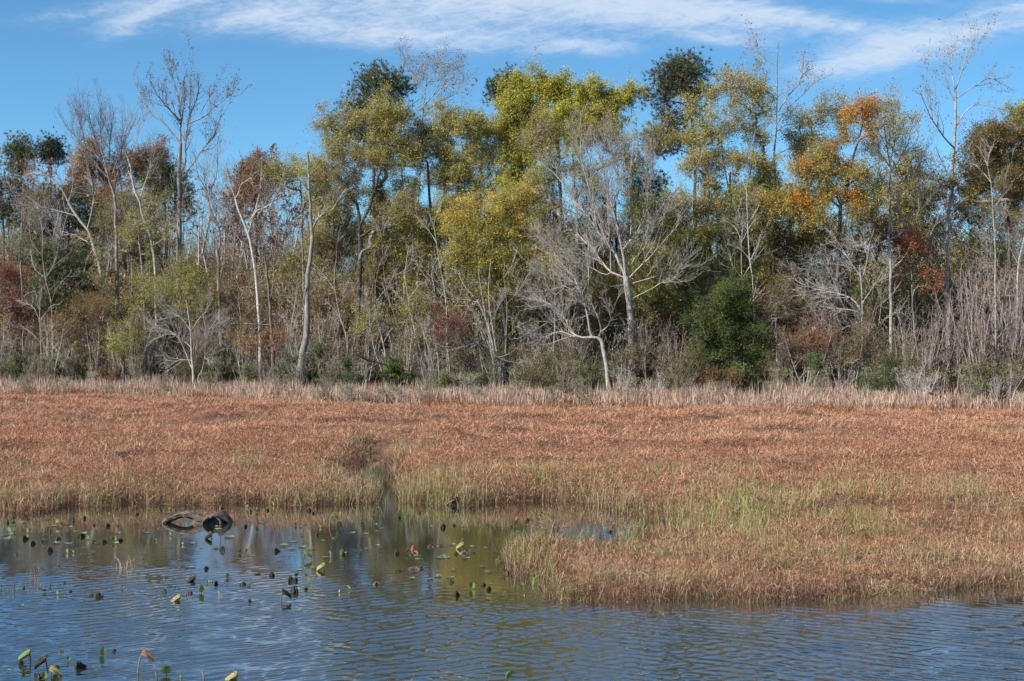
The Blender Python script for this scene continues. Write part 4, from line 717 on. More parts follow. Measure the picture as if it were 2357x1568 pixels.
# ------------------------------------------------------------------ wood filling the rise behind, copied from a few kinds
def kind_bare(name, H, seed, bk, tw, stems=1, dens=1., spread=.35, leaf=None, leafn=0, leafL=.16, lean=.08, L1=.24, l3=4.):
    """a free-standing bare tree or bush of height H, base at the origin, hidden out of use until copied"""
    rng = np.random.default_rng(seed); P = []; R = []
    for i in range(stems):
        az = rng.random()*6.28; tl = (abs(rng.normal(0, lean)) if stems == 1 else spread*(.3+.8*rng.random())); h = H*(1-.35*rng.random()*(stems > 1)); K = 9
        d = np.array([math.sin(tl)*math.cos(az), math.sin(tl)*math.sin(az), math.cos(tl)]); p = np.array([rng.normal(0, .06*stems**.5), rng.normal(0, .06*stems**.5), -.15]); q = [p]
        for k in range(K-1):
            d = nrm(d+rng.normal(0, .07, 3)+np.array([0, 0, .05])); p = p+d*h/(K-1)*.92; q.append(p)
        P.append(np.array(q)); r0 = (.011*H if stems == 1 else .008*H); R.append(np.linspace(r0, .014, K))
    P = np.array(P); R = np.array(R); WT = Wood(); WT.add(P, R, 6); WB = Wood()
    tot = np.linalg.norm(np.diff(P, axis=1), axis=2).sum()
    A = kids(P, R, tot*1.7*dens*(1 if stems == 1 else .9), H*L1, rng, t0=.32 if stems == 1 else .2, ang=.72, up=.16, K=6, fall=.45, rr=.6); WB.add(*A, 4)
    la = np.linalg.norm(np.diff(A[0], axis=1), axis=2).sum(); Bk = kids(*A, la*2.1*dens, H*L1*.42, rng, ang=.65, up=.14, K=4, tip=.009); WB.add(*Bk, 3)
    lb = np.linalg.norm(np.diff(Bk[0], axis=1), axis=2).sum(); Ck = kids(*Bk, lb*l3*dens, max(.32, H*L1*.2), rng, ang=.6, up=.1, K=3, tip=.0085); WB.add(*Ck, 3)
    parts = [('trunk' if stems == 1 else 'stems', WT.build('trunk', bk, 0)), ('branches', WB.build('branches', tw, 0))]
    if leaf:
        e = np.concatenate([Ck[0][:, -1], Ck[0][:, 1]]); e = e[rng.integers(0, len(e), leafn)]; Q = leaves(e, 1, .07, leafL, rng); parts.append(('foliage', quad_mesh('foliage', Q, pick(leaf, len(Q), rng, .28), M_leaf, 0)))
    return name, parts
def kind_leafy(name, H, Wd, seed, pal, ncl, nlf, leafL=.14, bk=M_grey, pal2=None, puff=.30, lo=.12):
    """a leafy bush or small tree: stems that reach a cloud of leaf clumps"""
    rng = np.random.default_rng(seed); W = Wood(); d = nrm(rng.normal(size=(ncl, 3))); nl = 7; lb = nrm(rng.normal(size=(nl, 3)))*rng.uniform(.35, .95, (nl, 1)); ls = rng.uniform(.28, .62, nl); li = rng.integers(0, nl, ncl)
    c = (lb[li]+d*(rng.random((ncl, 1))**.45)*ls[li][:, None])*np.array([Wd/2, Wd/2, H*(1-lo)/2])+np.array([0, 0, H*(1+lo)/2]); c[:, 2] = np.maximum(c[:, 2], .15*H*rng.random(ncl)+.1)
    b = c*np.array([.12, .12, 0])+np.array([0, 0, -.1]); mid = b*.4+c*.6+rng.normal(0, .08*H, (ncl, 3))*np.array([1, 1, .4]); P = np.stack([b, b*.72+mid*.28+np.array([0, 0, .05*H]), mid, c*.6+mid*.4, c], 1)
    R = np.broadcast_to(np.array([.016, .013, .010, .008, .005])*(H/3)**.5, (ncl, 5)); leafL *= .85; W.add(P, R, 4); tw = kids(P, R, ncl*10, .26*H**.6*puff/.3, rng, t0=.35, K=4, ang=.8, asd=.35, up=.05, tip=.005); W.add(tw[0][::2], tw[1][::2], 3)
    m_ = max(3, int(nlf*.19)); Q, C = twig_leaves(tw[0], m_, .07*(H/3)**.5, leafL, rng, pal, hs=1.6*(3/H)**.5)
    if pal2: s = np.repeat(rng.random(len(tw[0])) < pal2[1], m_); C[s] = pick(pal2[0], s.sum(), rng, .2)
    return name, [('stems', W.build('stems', bk, 0)), ('foliage', quad_mesh('foliage', Q, C, M_leaf, 0))]
def place(kind, x, Y, rz, sc, label, cat, group=None, tilt=0.):
    name, parts = kind; X = (x-CX)/F_*Y; z = float(ground(np.array([X]), np.array([float(Y)]))[0])
    e = empty(name, (X, Y, z)); e.rotation_euler = (tilt, 0, rz); e.scale = (sc, sc, sc); tag(e, label, cat, group)
    for nm, me in parts: link(nm, me, e)
    return e
rr = random.Random(77)
BG = [kind_bare('bare_tree', 15, 401, M_grey, M_twigred, dens=.62, L1=.22), kind_bare('bare_tree', 14, 402, M_grey, M_twigred, dens=.66, L1=.25, leaf=RSTL, leafn=900, leafL=.22), kind_bare('bare_tree', 16, 403, M_pale, M_twig, dens=.6, L1=.22),
      kind_bare('bare_tree', 13, 404, M_grey, M_twigbrown, dens=.7, L1=.26, leaf=RSTL+DKB, leafn=1600, leafL=.2), kind_bare('bare_tree', 15, 405, M_pale, M_twigred, dens=.58, L1=.2)]
BGO = [kind_leafy('hillside_oak', 9, 6.5, 411, RSTL+BROL, 110, 60, .24, puff=.42), kind_leafy('hillside_oak', 9, 7, 412, DKOL+BROL, 120, 62, .24, puff=.42), kind_leafy('hillside_oak', 8, 6, 413, OLIVE+BROL, 110, 60, .24, puff=.42)]
def topline(x):                      # how high the wood behind reaches, seen across the pond
    xs = [-200, 0, 150, 330, 480, 560, 640, 700, 780, 900, 1100, 1300, 1500, 1700, 1800, 1950, 2100, 2250, 2400, 2600]; ys = [330, 325, 360, 350, 345, 330, 335, 375, 430, 445, 430, 420, 440, 430, 380, 370, 370, 350, 340, 340]
    return float(np.interp(x, xs, ys))
n_ = 0
for row, (Y, stepx) in enumerate([(182, 62), (166, 66), (150, 74), (136, 90), (127, 120)]):
    x = -240+rr.random()*40
    while x < 2600:
        xx = x+rr.uniform(-25, 25); yy = Y+rr.uniform(-6, 6)+.8*float(yshift(xx)); X = (xx-CX)/F_*yy; g0 = float(ground(np.array([X]), np.array([yy]))[0]); top = topline(xx)+rr.uniform(0, 70)+(25 if row > 2 else 0)
        H = CAM_H+(HY-top)/F_*yy-g0; k = BG[rr.choice([0, 0, 2, 4, 4, 3, 1] if xx < 760 else [0, 1, 2, 3, 4])]; hk = {0: 15, 1: 14, 2: 16, 3: 13, 4: 15}[BG.index(k)]; rust = k in (BG[1], BG[3])
        if H > 3: place(k, xx, yy, rr.random()*6.28, H/hk*.97, ('bare hillside tree with a few rusty leaves, far back in the wood' if rust else 'leafless grey hillside tree with thin twigs, far back in the wood'), 'tree', 'rusty-leaved bare trees on the wooded hillside' if rust else 'leafless trees on the wooded hillside')
        x += stepx*(.50 if xx < 760 else .85)
for i, (x, Y, k, s, lb) in enumerate([(300, 160, 0, 1.0, 'rust-brown hillside oak behind the round-headed bare tree'), (480, 158, 0, .95, 'rust-brown hillside oak between the vase-shaped tree and the white-barked one'), (660, 150, 0, .9, 'rust-brown hillside oak behind the split grey trunk'), (770, 140, 2, .95, 'olive hillside oak left of the dark-trunked oak'),
   (900, 136, 1, 1.0, 'dark olive hillside oak behind the dark-trunked oak'), (1120, 138, 1, 1.1, 'dark olive hillside oak behind the low-hanging olive tree'), (1230, 132, 1, 1.0, 'dark olive hillside oak behind the bending silver limbs'), (1400, 134, 1, .95, 'dark olive hillside oak behind the fan-shaped silver tree'), (1580, 130, 1, 1.0, 'dark olive hillside oak behind the holly thicket'), (1790, 128, 1, .95, 'dark olive hillside oak behind the small pale fan tree'),
   (1900, 136, 2, 1.1, 'yellow-olive hillside oak behind the orange oak trunk'), (2060, 128, 1, 1.0, 'dark olive hillside oak behind the upswept pale tree'), (2160, 140, 2, 1.0, 'yellow-olive hillside oak behind the slender tallest tree'), (2260, 132, 0, .9, 'rust-brown hillside oak behind the reddish twigs at the right'), (60, 150, 0, .9, 'rust-brown hillside oak at the left edge'), (1320, 150, 2, .9, 'yellow-olive hillside oak seen through the fan-shaped silver tree'), (1010, 150, 0, .85, 'rust-brown hillside oak behind the crimson-leaved sapling'), (1680, 145, 0, .9, 'rust-brown hillside oak high behind the holly thicket')]):
    place(BGO[k], x, Y+.8*float(yshift(x)), rr.random()*6, s, lb, 'tree', 'oaks on the wooded hillside')
# mid-height leafy trees between the front row and the rise
MID = [kind_leafy('understory_tree', 10, 6.5, 461, OLIVE+BROL, 120, 62, .19, puff=.40, lo=.22), kind_leafy('understory_tree', 10, 7, 462, DKOL+BROL[:2], 130, 60, .19, puff=.40, lo=.2), kind_leafy('understory_tree', 9, 6, 463, BROL+RSTL[:1], 110, 48, .19, puff=.40, lo=.15)]
MIDL = ['olive understory tree filling the gap', 'dark olive understory tree filling the gap', 'brown understory tree filling the gap']; MIDT = []
for i in range(52):
    x = -70+i*48+rr.uniform(-24, 24); Y = rr.uniform(117, 131)+.8*float(yshift(x)); k = rr.choice([0, 1, 2, 2]) if x > 720 else rr.choice([2, 2, 1, 0])
    top = (rr.uniform(450, 600) if x > 720 else rr.uniform(510, 650)); X = (x-CX)/F_*Y; g0 = float(ground(np.array([X]), np.array([Y]))[0]); H = CAM_H+(HY-top)/F_*Y-g0; MIDT.append((place(MID[k], x, Y, rr.random()*6, H/10, MIDL[k], 'tree', 'understory trees filling the wood'), x))
# uncountable brush covering the rise
rng = np.random.default_rng(470); WQ = Wood(); QQ = []; CC = []; nb = 2600
by_ = rng.uniform(110, 192, nb); bx_ = (rng.random(nb)*2-1)*(.40*by_+8); xd_ = CX+bx_/by_*F_; by_ = by_+.8*yshift(xd_); bx_ = (xd_-CX)/F_*by_; bz_ = ground(bx_, by_); hb = rng.uniform(2.5, 5, nb)*(1+.9*sst(160, 190, by_))*np.where(xd_ < 760, 1.35, 1.1)
st = np.repeat(np.stack([bx_, by_, bz_-.1], 1), 6, 0); h6 = np.repeat(hb, 6); n6 = len(st); dd = nrm(rng.normal(0, .42, (n6, 3))+np.array([0, 0, 1.])); st = st+rng.normal(0, .5, (n6, 3))*np.array([1, 1, 0])
t5 = np.linspace(0, 1, 5)[None, :, None]; SP = st[:, None]+dd[:, None]*t5*(h6*rng.uniform(.6, 1.1, n6))[:, None, None]+rng.normal(0, .10, (n6, 5, 3))*t5*np.array([1.5, 1.5, .5]); SR = np.broadcast_to(np.linspace(.028, .012, 5), (n6, 5)); WQ.add(SP, SR, 4)
tw = kids(SP, SR, n6*9, 1.1, rng, t0=.2, K=3, tip=.010, ang=.7); WQ.add(*tw, 3)
bm = WQ.build('brush', M_twigbrown, 0); bo = link('brush', bm); tag(bo, 'tangled leafless brush covering the rise between the trunks', 'brush', kind='stuff')
e_ = tw[0][:, -1]; e_ = e_[rng.random(len(e_)) < .5]; Q = leaves(e_, 3, .35, .16, rng); cz = vn1(Q[:, 0, 0], Q[:, 0, 1], 14, 2); pal_ = np.where((cz < .46)[:, None], pick(RSTL+BROL, len(Q), rng, .25)*.8, pick(BROL+DKOL+OLIVE, len(Q), rng, .25)*.85)
lo_ = link('dead_leaf_litter', quad_mesh('dead_leaf_litter', Q, pal_, M_leaf, 0)); tag(lo_, 'brown and olive leaves clinging to the brush on the rise', 'foliage', kind='stuff')
# ------------------------------------------------------------------ saplings and bushes along the foot of the trees
TALL = [kind_bare('bare_sapling', 7.5, 421, M_pale, M_twig, dens=1.0, L1=.28, lean=.18), kind_bare('bare_sapling', 6.5, 422, M_grey, M_twigbrown, dens=1.2, L1=.3, lean=.2), kind_bare('bare_sapling', 7, 423, M_grey, M_twigred, stems=4, dens=.8, spread=.24, L1=.22), kind_bare('bare_sapling', 6, 424, M_pale, M_twig, stems=3, dens=.9, spread=.3, L1=.26)]
REDT = kind_bare('twiggy_sapling', 9.5, 425, M_twigred, M_twigred, stems=8, dens=.75, spread=.22, L1=.18, l3=3.2)
SHR = [kind_bare('bare_bush', 3.0, 431, M_twig, M_twig, stems=9, dens=1.5, spread=.5, L1=.3), kind_bare('bare_bush', 2.6, 432, M_twigbrown, M_twigbrown, stems=10, dens=1.6, spread=.5, L1=.3, leaf=DKOL+GREY, leafn=900, leafL=.09),
       kind_bare('bare_bush', 3.6, 433, M_twig, M_twigred, stems=8, dens=1.3, spread=.45, L1=.28, leaf=GREY, leafn=500, leafL=.09), kind_bare('bare_bush', 2.2, 434, M_twig, M_twig, stems=12, dens=1.5, spread=.65, L1=.32, leaf=DKOL, leafn=400, leafL=.09)]
GRS = [kind_leafy('leafy_bush', 3.0, 3.4, 441, [(.085,.12,.035),(.11,.14,.04),(.14,.155,.05)], 60, 60, .12), kind_leafy('leafy_bush', 2.4, 3.0, 442, DKOL+GREY, 55, 48, .12), kind_leafy('leafy_bush', 3.4, 3.2, 443, [(.19,.15,.05),(.15,.13,.05),(.23,.17,.05),(.12,.13,.04)], 60, 52, .12), kind_leafy('leafy_bush', 2.6, 3.0, 444, HOLL+DKOL[:1], 55, 62, .13, pal2=(TULIP, .08)), kind_leafy('leafy_bush', 2.2, 2.6, 445, [(.22,.115,.05),(.27,.14,.06),(.18,.10,.05)], 45, 46, .12)]
LAND = [(20,'the left edge'),(121,'the young pines'),(205,'the rust-brown tree'),(275,'the dome-headed tree'),(410,'the vase-shaped tree'),(505,'the forked grey tree'),(597,'the white-barked trunk'),(693,'the split grey trunk'),(800,'the crooked grey tree'),(890,'the leaning stems'),(1030,'the crimson sapling'),(1145,'the many-stemmed tree'),(1280,'the bending limbs'),(1455,'the silver fan tree'),(1680,'the holly thicket'),(1855,'the dark red sapling'),(1985,'the pale fan tree'),(2100,'the red-orange maple'),(2180,'the tallest tree'),(2300,'the red twigs'),(2357,'the right edge')]
def near(x):
    lx, nm = min(LAND, key=lambda l: abs(l[0]-x)); d = x-lx
    return ('at the foot of ' if abs(d) < 12 else 'just left of ' if d < 0 else 'just right of ')+nm
AUTO = []
for e, x in MIDT: e['label'] = e['label'].replace(' filling the gap', '')+' '+near(x); AUTO.append((e, x))
def bush(kinds, x, Y, s, look, group, tilt=0):
    Y += .9*float(yshift(x)); k = rr.choice(kinds); e = place(k, x, Y, rr.random()*6.28, s, look+' '+near(x), 'tree' if 'sapling' in k[0] else 'bush', group, tilt); AUTO.append((e, x)); return e
for i in range(26):
    x = -60+i*98+rr.uniform(-30, 30); bush(TALL, x, 105+rr.random()*8, .8+.5*rr.random(), 'slim bare sapling', 'bare saplings along the foot of the wood')
for i, (x, Y, s) in enumerate([(2205, 107, 1.0), (2250, 105, 1.1), (2290, 108, 1.15), (2330, 106, 1.0), (2235, 111, 1.2), (2160, 106, .8), (2130, 104, .75), (2080, 105, .7), (2365, 110, 1.2), (2310, 112, 1.25), (1560, 106, .6), (350, 109, .6), (590, 112, .75), (655, 110, .7), (740, 112, .75), (1230, 110, .6)]):
    bush([REDT], x, Y, s, 'reddish twig thicket', 'reddish twig thickets along the foot of the wood')
VIN = [kind_bare('vine_thicket', 5.5, 471, M_twig, M_twigbrown, stems=9, dens=1.0, spread=.34, L1=.24, leaf=BROL+RSTL, leafn=900, leafL=.11), kind_bare('vine_thicket', 4.6, 472, M_twigbrown, M_twigbrown, stems=10, dens=1.1, spread=.45, L1=.26, leaf=BROL+DKOL, leafn=1300, leafL=.10), kind_bare('vine_thicket', 6.2, 473, M_twig, M_twig, stems=7, dens=.9, spread=.3, L1=.24, leaf=OLIVE+RSTL, leafn=700, leafL=.11)]
for i in range(54):
    x = -60+i*46+rr.uniform(-22, 22); bush(VIN, x, 103.5+rr.random()*9, .65+.6*rr.random(), 'brown twiggy thicket', 'brown twiggy thickets at the front of the wood')
for i in range(44):
    x = -60+i*57+rr.uniform(-22, 22); Y = 99+rr.random()*7; bush(SHR, x, Y, .7+.5*rr.random(), 'grey twiggy bush', 'twiggy bushes behind the cattails', rr.uniform(-.1, .1))
for i in range(46):
    x = -60+i*54+rr.uniform(-22, 22); Y = 100+rr.random()*10; k = rr.random()
    ks, lk = (([GRS[0]], 'green leafy bush') if k < .26 else ([GRS[1]], 'grey-green leafy bush') if k < .5 else ([GRS[2]], 'brown-olive leafy bush') if k < .74 else ([GRS[3]], 'dark green glossy bush') if k < .9 else ([GRS[4]], 'russet leafy bush'))
    bush(ks, x, Y, .75+.6*rr.random(), lk, 'leafy bushes behind the cattails')
for x, Y, s in [(742, 86, .75), (800, 85.5, .85), (838, 86.5, .6), (915, 86, .8), (975, 86.5, .7), (885, 88, .7), (380, 88, .7), (1105, 88, .7), (1345, 90, .8), (1575, 90, .8), (1650, 91, .7), (60, 86, .7), (150, 88, .8), (250, 86, .6), (480, 89, .8), (560, 87, .6), (640, 89, .8), (1190, 89, .7), (1270, 88, .6), (1450, 91, .8), (1760, 91, .7), (1880, 93, .8), (1990, 92, .6), (2240, 92, .8)]:
    bush([SHR[1], SHR[3]], x, Y, s, 'dark bush in the cattails', 'bushes standing in the cattails')
GL = kind_leafy('leafy_bush', 1.7, 1.3, 446, LIME, 40, 40, .13)
for x, yv, lb in ((732, 806, 'small fresh green bush right of the split grey trunk'), (1876, 832, 'fresh green round bush low beside the dark red sapling')):
    Y = 103+.9*float(yshift(x)); e = place(GL, x, Y, rr.random()*6, 1.0, lb, 'bush'); e.location.z = CAM_H+(HY-yv)/F_*Y-.85
# arching pale branch pile at the right, in the cattails' back edge
e = place(kind_bare('fallen_branches', 3.4, 451, M_pale, M_twig, stems=16, dens=1.3, spread=1.15, L1=.26), 2120, 97, .4, 1.0, 'pale arching heap of fallen branches at the back of the cattails, right side', 'branches')
# a slanting fallen trunk in the middle undergrowth
def logobj(name, label, pts, Y, w0, w1, mat, seed):
    Y += .8*float(yshift(pts[0][0]))
    P, w = hero_limb(pts, Y, w0, w1, np.random.default_rng(seed), .8, K=10); W = Wood(); W.add(P[None], w[None], 8); A = kids(P[None], w[None], 7, 1.2, np.random.default_rng(seed), K=4); W.add(*A, 4)
    o = P.mean(0); tag(link(name, W.build(name, mat, o), None, o), label, 'log')
logobj('fallen_log', 'dark fallen trunk lying slantwise in the undergrowth right of the crooked grey tree', [(820,815),(850,830),(900,842)], 101, 6, 3.5, M_dark, 3)
logobj('fallen_log', 'pale dead trunk lying across behind the foot of the white-barked tree', [(500,745),(550,746),(620,748)], 109, 5, 3.5, M_grey, 4)
logobj('fallen_log', 'short dark log at the back edge of the cattails on the right', [(2140,905),(2160,912),(2170,916)], 92, 5, 4, M_dark, 5)
logobj('fallen_log', 'grey log leaning in the brush below the bending silver limbs', [(1135,815),(1155,828),(1185,836),(1200,842)], 102, 4, 2.5, M_pale, 6)
# ------------------------------------------------------------------ driftwood in the water
m, nt, out = newmat('driftwood'); p = principled(nt, out, .85, .2); o_ = objco(nt)
gr = noise(nt, mapv(nt, o_, (1.6, 4, 13)), 3.0, 8, .75, 1.2); c = mixc(nt, gr.sstep(.38, .66), (.06,.046,.036), (.30,.235,.185)); sz_ = nt.nodes.new('ShaderNodeSeparateXYZ'); nt.links.new(o_, sz_.inputs[0]); c = mixc(nt, E(nt, sz_.outputs[2]).sstep(.03, -.03), c, (.04,.034,.027)); nt.links.new(c, p.inputs['Base Color']); bump(nt, p, gr, 1.0, .03); M_drift = m
def grid_faces(n, k, loop=False):
    i, j = np.meshgrid(np.arange(n-1), np.arange(k if loop else k-1), indexing='ij'); a = (i*k+j).ravel(); b = (i*k+(j+1) % k).ravel(); return np.stack([a, b, b+k, a+k], 1)
def drift_arch(o, rng):
    VV = []; FF = []; off = 0
    def add(V, F):
        nonlocal off
        VV.append(V); FF.append(F+off); off += len(V)
    # left arch: a thick weathered root bowing clear of the water
    path = resample([(-1.05,0,-.08),(-.95,0,.03),(-.72,.03,.14),(-.45,.05,.22),(-.15,.02,.235),(.15,0,.19),(.40,-.02,.12),(.62,-.03,.08)], 30); th = np.interp(np.linspace(0, 1, 30), [0, .2, .5, .8, 1], [.05, .065, .075, .11, .12]); K = 18; a = np.arange(K)/K*6.283
    T_ = nrm(np.gradient(path, axis=0)); Nn = nrm(np.cross(T_, np.array([0, 1., 0]))); rz = 1+.22*np.sin(a*5)[None]+.12*np.sin(a*9+1)[None]+.1*rng.normal(size=(30, K)).cumsum(0)*.12
    add((path[:, None]+Nn[:, None]*(np.cos(a)[None]*th[:, None]*rz)[..., None]+np.array([0, 1., 0])*(np.sin(a)[None]*(th*2.3)[:, None]*rz)[..., None]).reshape(-1, 3), grid_faces(30, K, True))
    # saddle between the arch and the hollow end
    u, v = np.meshgrid(np.linspace(0, 1, 26), np.linspace(0, 1, 20), indexing='ij'); x = -.02+u*1.05; y = -.34+v*.70
    z = .25*np.sin(np.pi*v)**.7*(1-.35*np.sin(np.pi*np.clip(u, 0, 1)))*np.minimum(1, u*5)-.05+.035*np.sin(v*34+u*5+3*np.sin(u*6))*np.sin(np.pi*v)+.02*rng.normal(size=u.shape)*.6
    add(np.stack([x, y, z], -1).reshape(-1, 3), grid_faces(26, 20))
    # hollow curled end: a rolled shell open towards the viewer
    n, k = 44, 16; t = np.linspace(0, 1, n); ph = math.pi*1.12-t*math.pi*1.5; r = .30-.09*t; rows = []
    for side in (1, -1):
        w = np.linspace(-.40, .34, k); V = []
        for i in range(n):
            rr_ = r[i]+side*.024*(1-.6*abs(2*t[i]-1))+.018*np.sin(w*30+t[i]*6)*(.5)+.010*rng.normal(size=k)
            V.append(np.stack([.88+rr_*math.cos(ph[i])*1.15+w*.10, w+.06*math.sin(ph[i]*2), -.01+rr_*math.sin(ph[i])*(1-.15*np.abs(w))], 1))
        rows.append(np.array(V))
    ring = np.concatenate([rows[0], rows[1][:, ::-1]], 1); add(ring.reshape(-1, 3), grid_faces(n, 2*k, True))
    # tapering root to the right
    path = resample([(.95,.05,.27),(1.10,.03,.20),(1.32,.02,.06),(1.55,.03,-.07)], 12); th = np.linspace(.13, .04, 12); a = np.arange(12)/12*6.283; T_ = nrm(np.gradient(path, axis=0)); Nn = nrm(np.cross(T_, np.array([0, 1., 0])))
    add((path[:, None]+Nn[:, None]*(np.cos(a)[None]*th[:, None])[..., None]+np.array([0, 1., 0])*(np.sin(a)[None]*(th*2.4)[:, None])[..., None]).reshape(-1, 3), grid_faces(12, 12, True))
    VA = np.concatenate(VV); VA += np.stack([vn1(VA[:, 0]*3+9, VA[:, 2]*5+VA[:, 1]*3, 1, 3)-.5, vn2(VA[:, 0]*3, VA[:, 2]*5, 1, 3)-.5, vn3(VA[:, 0]*4+3, VA[:, 1]*5, 1, 4)-.5], 1)*np.array([.10, .10, .13])
    return mesh('driftwood_log', VA, np.concatenate(FF), M_drift, smooth=True)
def waterpt(x, y): q = wpt(x, y); return np.array([q[0], q[1], 0.])
o = waterpt(441, 1204); d = link('driftwood_log', drift_arch(o, np.random.default_rng(8)), None, o); d.scale = (.74, .8, .92); tag(d, 'weathered driftwood log with an open arch and a hollow curled end in the shallows', 'log')
def stump(x, y, w, h, label, seed):
    rng = np.random.default_rng(seed); W = Wood(); P = []; R = []
    for i in range(15):
        s = rng.uniform(-1, 1); q = resample([(s*.2*w, rng.normal(0, .06), h*(.75+.3*rng.random())*(1-.5*abs(s))), (s*.4*w, rng.normal(0, .08), h*.6*(1-.5*abs(s))), (s*.55*w+rng.normal(0, .05), rng.normal(0, .1), -.08)], 6); P.append(q); R.append(np.linspace(.05, .02, 6)*w)
    W.add(np.array(P), np.array(R), 6); o = waterpt(x, y); tag(link('root_stump', W.build('root_stump', M_drift, 0), None, o), label, 'stump')
stump(1053, 1163, .75, .22, 'low gnarled root stump at the water edge right of the channel mouth', 3)
stump(372, 1160, .28, .26, 'dark broken stump against the bank behind the driftwood log', 4)
# grey stone at the spit's front
rng = np.random.default_rng(4); u, v = np.meshgrid(np.linspace(0, math.pi, 14), np.arange(20)/20*6.283, indexing='ij'); rs = .10*(1+.18*(vn1(np.cos(v)*2+5, u*2, 1, 3)-.5))
Vs = np.stack([rs*np.sin(u)*np.cos(v)*1.15, rs*np.sin(u)*np.sin(v), rs*np.cos(u)*.55], -1).reshape(-1, 3); m, nt, out = newmat('stone'); p = principled(nt, out, .8, .3); cc = mixc(nt, noise(nt, objco(nt), 9, 5, .6).sstep(.35, .65), (.12,.115,.105), (.26,.25,.235)); nt.links.new(cc, p.inputs['Base Color'])
tag(link('stone', mesh('stone', Vs, grid_faces(14, 20, True), m, smooth=True), None, waterpt(1822, 1378)), 'small grey stone in the water against the front of the grassy spit', 'stone')

# ------------------------------------------------------------------ water-lily leaves, stalks and debris, one by one
LG = {'g': [(.16,.25,.06),(.20,.29,.09),(.13,.21,.06)], 'y': [(.42,.40,.11),(.36,.36,.10),(.46,.42,.16)], 'd': [(.035,.032,.014),(.060,.050,.018),(.030,.024,.014),(.075,.075,.022)], 'p': [(.20,.27,.16),(.17,.23,.13),(.24,.29,.19)], 'r': [(.26,.11,.05),(.32,.17,.08),(.20,.09,.045)], 'w': [(.42,.45,.38),(.38,.42,.30)], 'k': [(.36,.32,.12),(.28,.22,.11),(.20,.15,.08)]}  # the w entry paints a white glint as pale leaf colour
def shell(n, k, fn, col, rng, th=.004):
    u, v = np.meshgrid(np.linspace(0, 1, n), np.linspace(-1, 1, k), indexing='ij'); V = fn(u, v).reshape(-1, 3)
    sp = (vn2(u*3+rng.random()*50, v*3, .5, 2).reshape(-1, 1)-.5)*.7; C = np.array(col)[None]*(1+sp); sel = vn3(u*4+rng.random()*50, v*4, .6, 2).reshape(-1) > .66; C[sel] = np.array([.17,.11,.05]) if col[1] > .15 else C[sel]
    return V, grid_faces(n, k), np.clip(C, .01, .9)
def lily_mesh(kind, s, rng):
    """leaf of size s metres with its foot in the water at the origin -> list of (part, mesh)"""
    col = np.array(LG[kind][rng.integers(len(LG[kind]))])*(1+rng.normal(0, .12)); az = rng.random()*6.28; parts = []
    def stalk(P, r0=.012, c=None):
        W = Wood(); P = resample(P, 8)[None]; W.add(P, np.linspace(r0, r0*.7, 8)[None], 6); me = W.build('stalk', M_lily, 0); at = me.color_attributes.new('Col', 'FLOAT_COLOR', 'POINT'); n = len(me.vertices); at.data.foreach_set('color', np.tile(np.append(np.array(c if c is not None else (.20,.19,.07)), 1), n).astype(np.float32)); parts.append(('stalk', me))
    if kind == 'p':
        s *= .82; V, F, C = shell(5, 25, lambda u, v: np.stack([s*.5*u*np.cos(v*2.95+az)*1.15, s*.5*u*np.sin(v*2.95+az), .012+.012*u*u+.010*np.sin(v*7+az)*u], -1), col, rng); parts.append(('blade', mesh('blade', V, F, M_lily, col=C, smooth=True)))
    elif kind in 'gyw':
        ln = .72+.5*rng.random(); tl = rng.uniform(.12, .85); fold = rng.uniform(.25, .95); face = rng.uniform(-1.1, 1.1)
        def fn(u, v):
            wd = .42*np.sin(np.pi*np.clip(u*.86+.12, 0, 1))**.7*s*(1+.12*np.sin(u*9+az)); x = wd*np.sin(v*1.35*(.6+.4*fold))/1.0; yb = -wd*(1-np.cos(v*1.5*fold))*.9
            a = u*ln*s; curl = tl*u*1.3; X = x; Z = a*np.cos(curl)+.25*s*0; Yy = yb-a*np.sin(curl)*.6; cf_, sf_ = math.cos(face), math.sin(face)
            return np.stack([X*cf_-Yy*sf_, X*sf_+Yy*cf_, Z+.16*s], -1)
        V, F, C = shell(9, 9, fn, col, rng); parts.append(('blade', mesh('blade', V, F, M_lily, col=C, smooth=True))); stalk([(0, 0, -.1), (.01, 0, .03), (0, 0, .24*s)], .009)
    elif kind in 'dr':
        face = rng.uniform(-.9, .9); hh = .42+.38*rng.random(); asym = rng.uniform(-.35, .35); k3 = rng.uniform(3, 6)
        def fn(u, v):
            an = v*math.pi; r = .5*s*u*(1+.30*np.sin(an*3+az)*u+.20*np.sin(an*7+az*2)*u+.12*np.sin(an*11+u*9)); X = r*np.cos(an)+asym*s*.5*u*u; Yy = r*np.sin(an)*.62; crease = .10*s*np.abs(np.sin(an*k3*.5+az))*u
            Z = hh*s*(1-u**3.2)*(1+.35*np.cos(an+az)*u+.25*np.sin(an*5+az)*u)+crease*(1-u)+.10*s*np.sin(u*9+an*2)-.03*s*u
            cf_, sf_ = math.cos(face), math.sin(face); return np.stack([X*cf_-Yy*sf_, X*sf_+Yy*cf_, Z], -1)
        V, F, C = shell(9, 25, fn, col, rng); parts.append(('blade', mesh('blade', V, F, M_lily, col=C, smooth=True)))
        if rng.random() < .35: stalk([(-.3*s, 0, -.1), (-.35*s, -.05*s, .3*s), (-.12*s, -.1*s, hh*s*.9)], .010, (.07,.055,.03))
    return parts
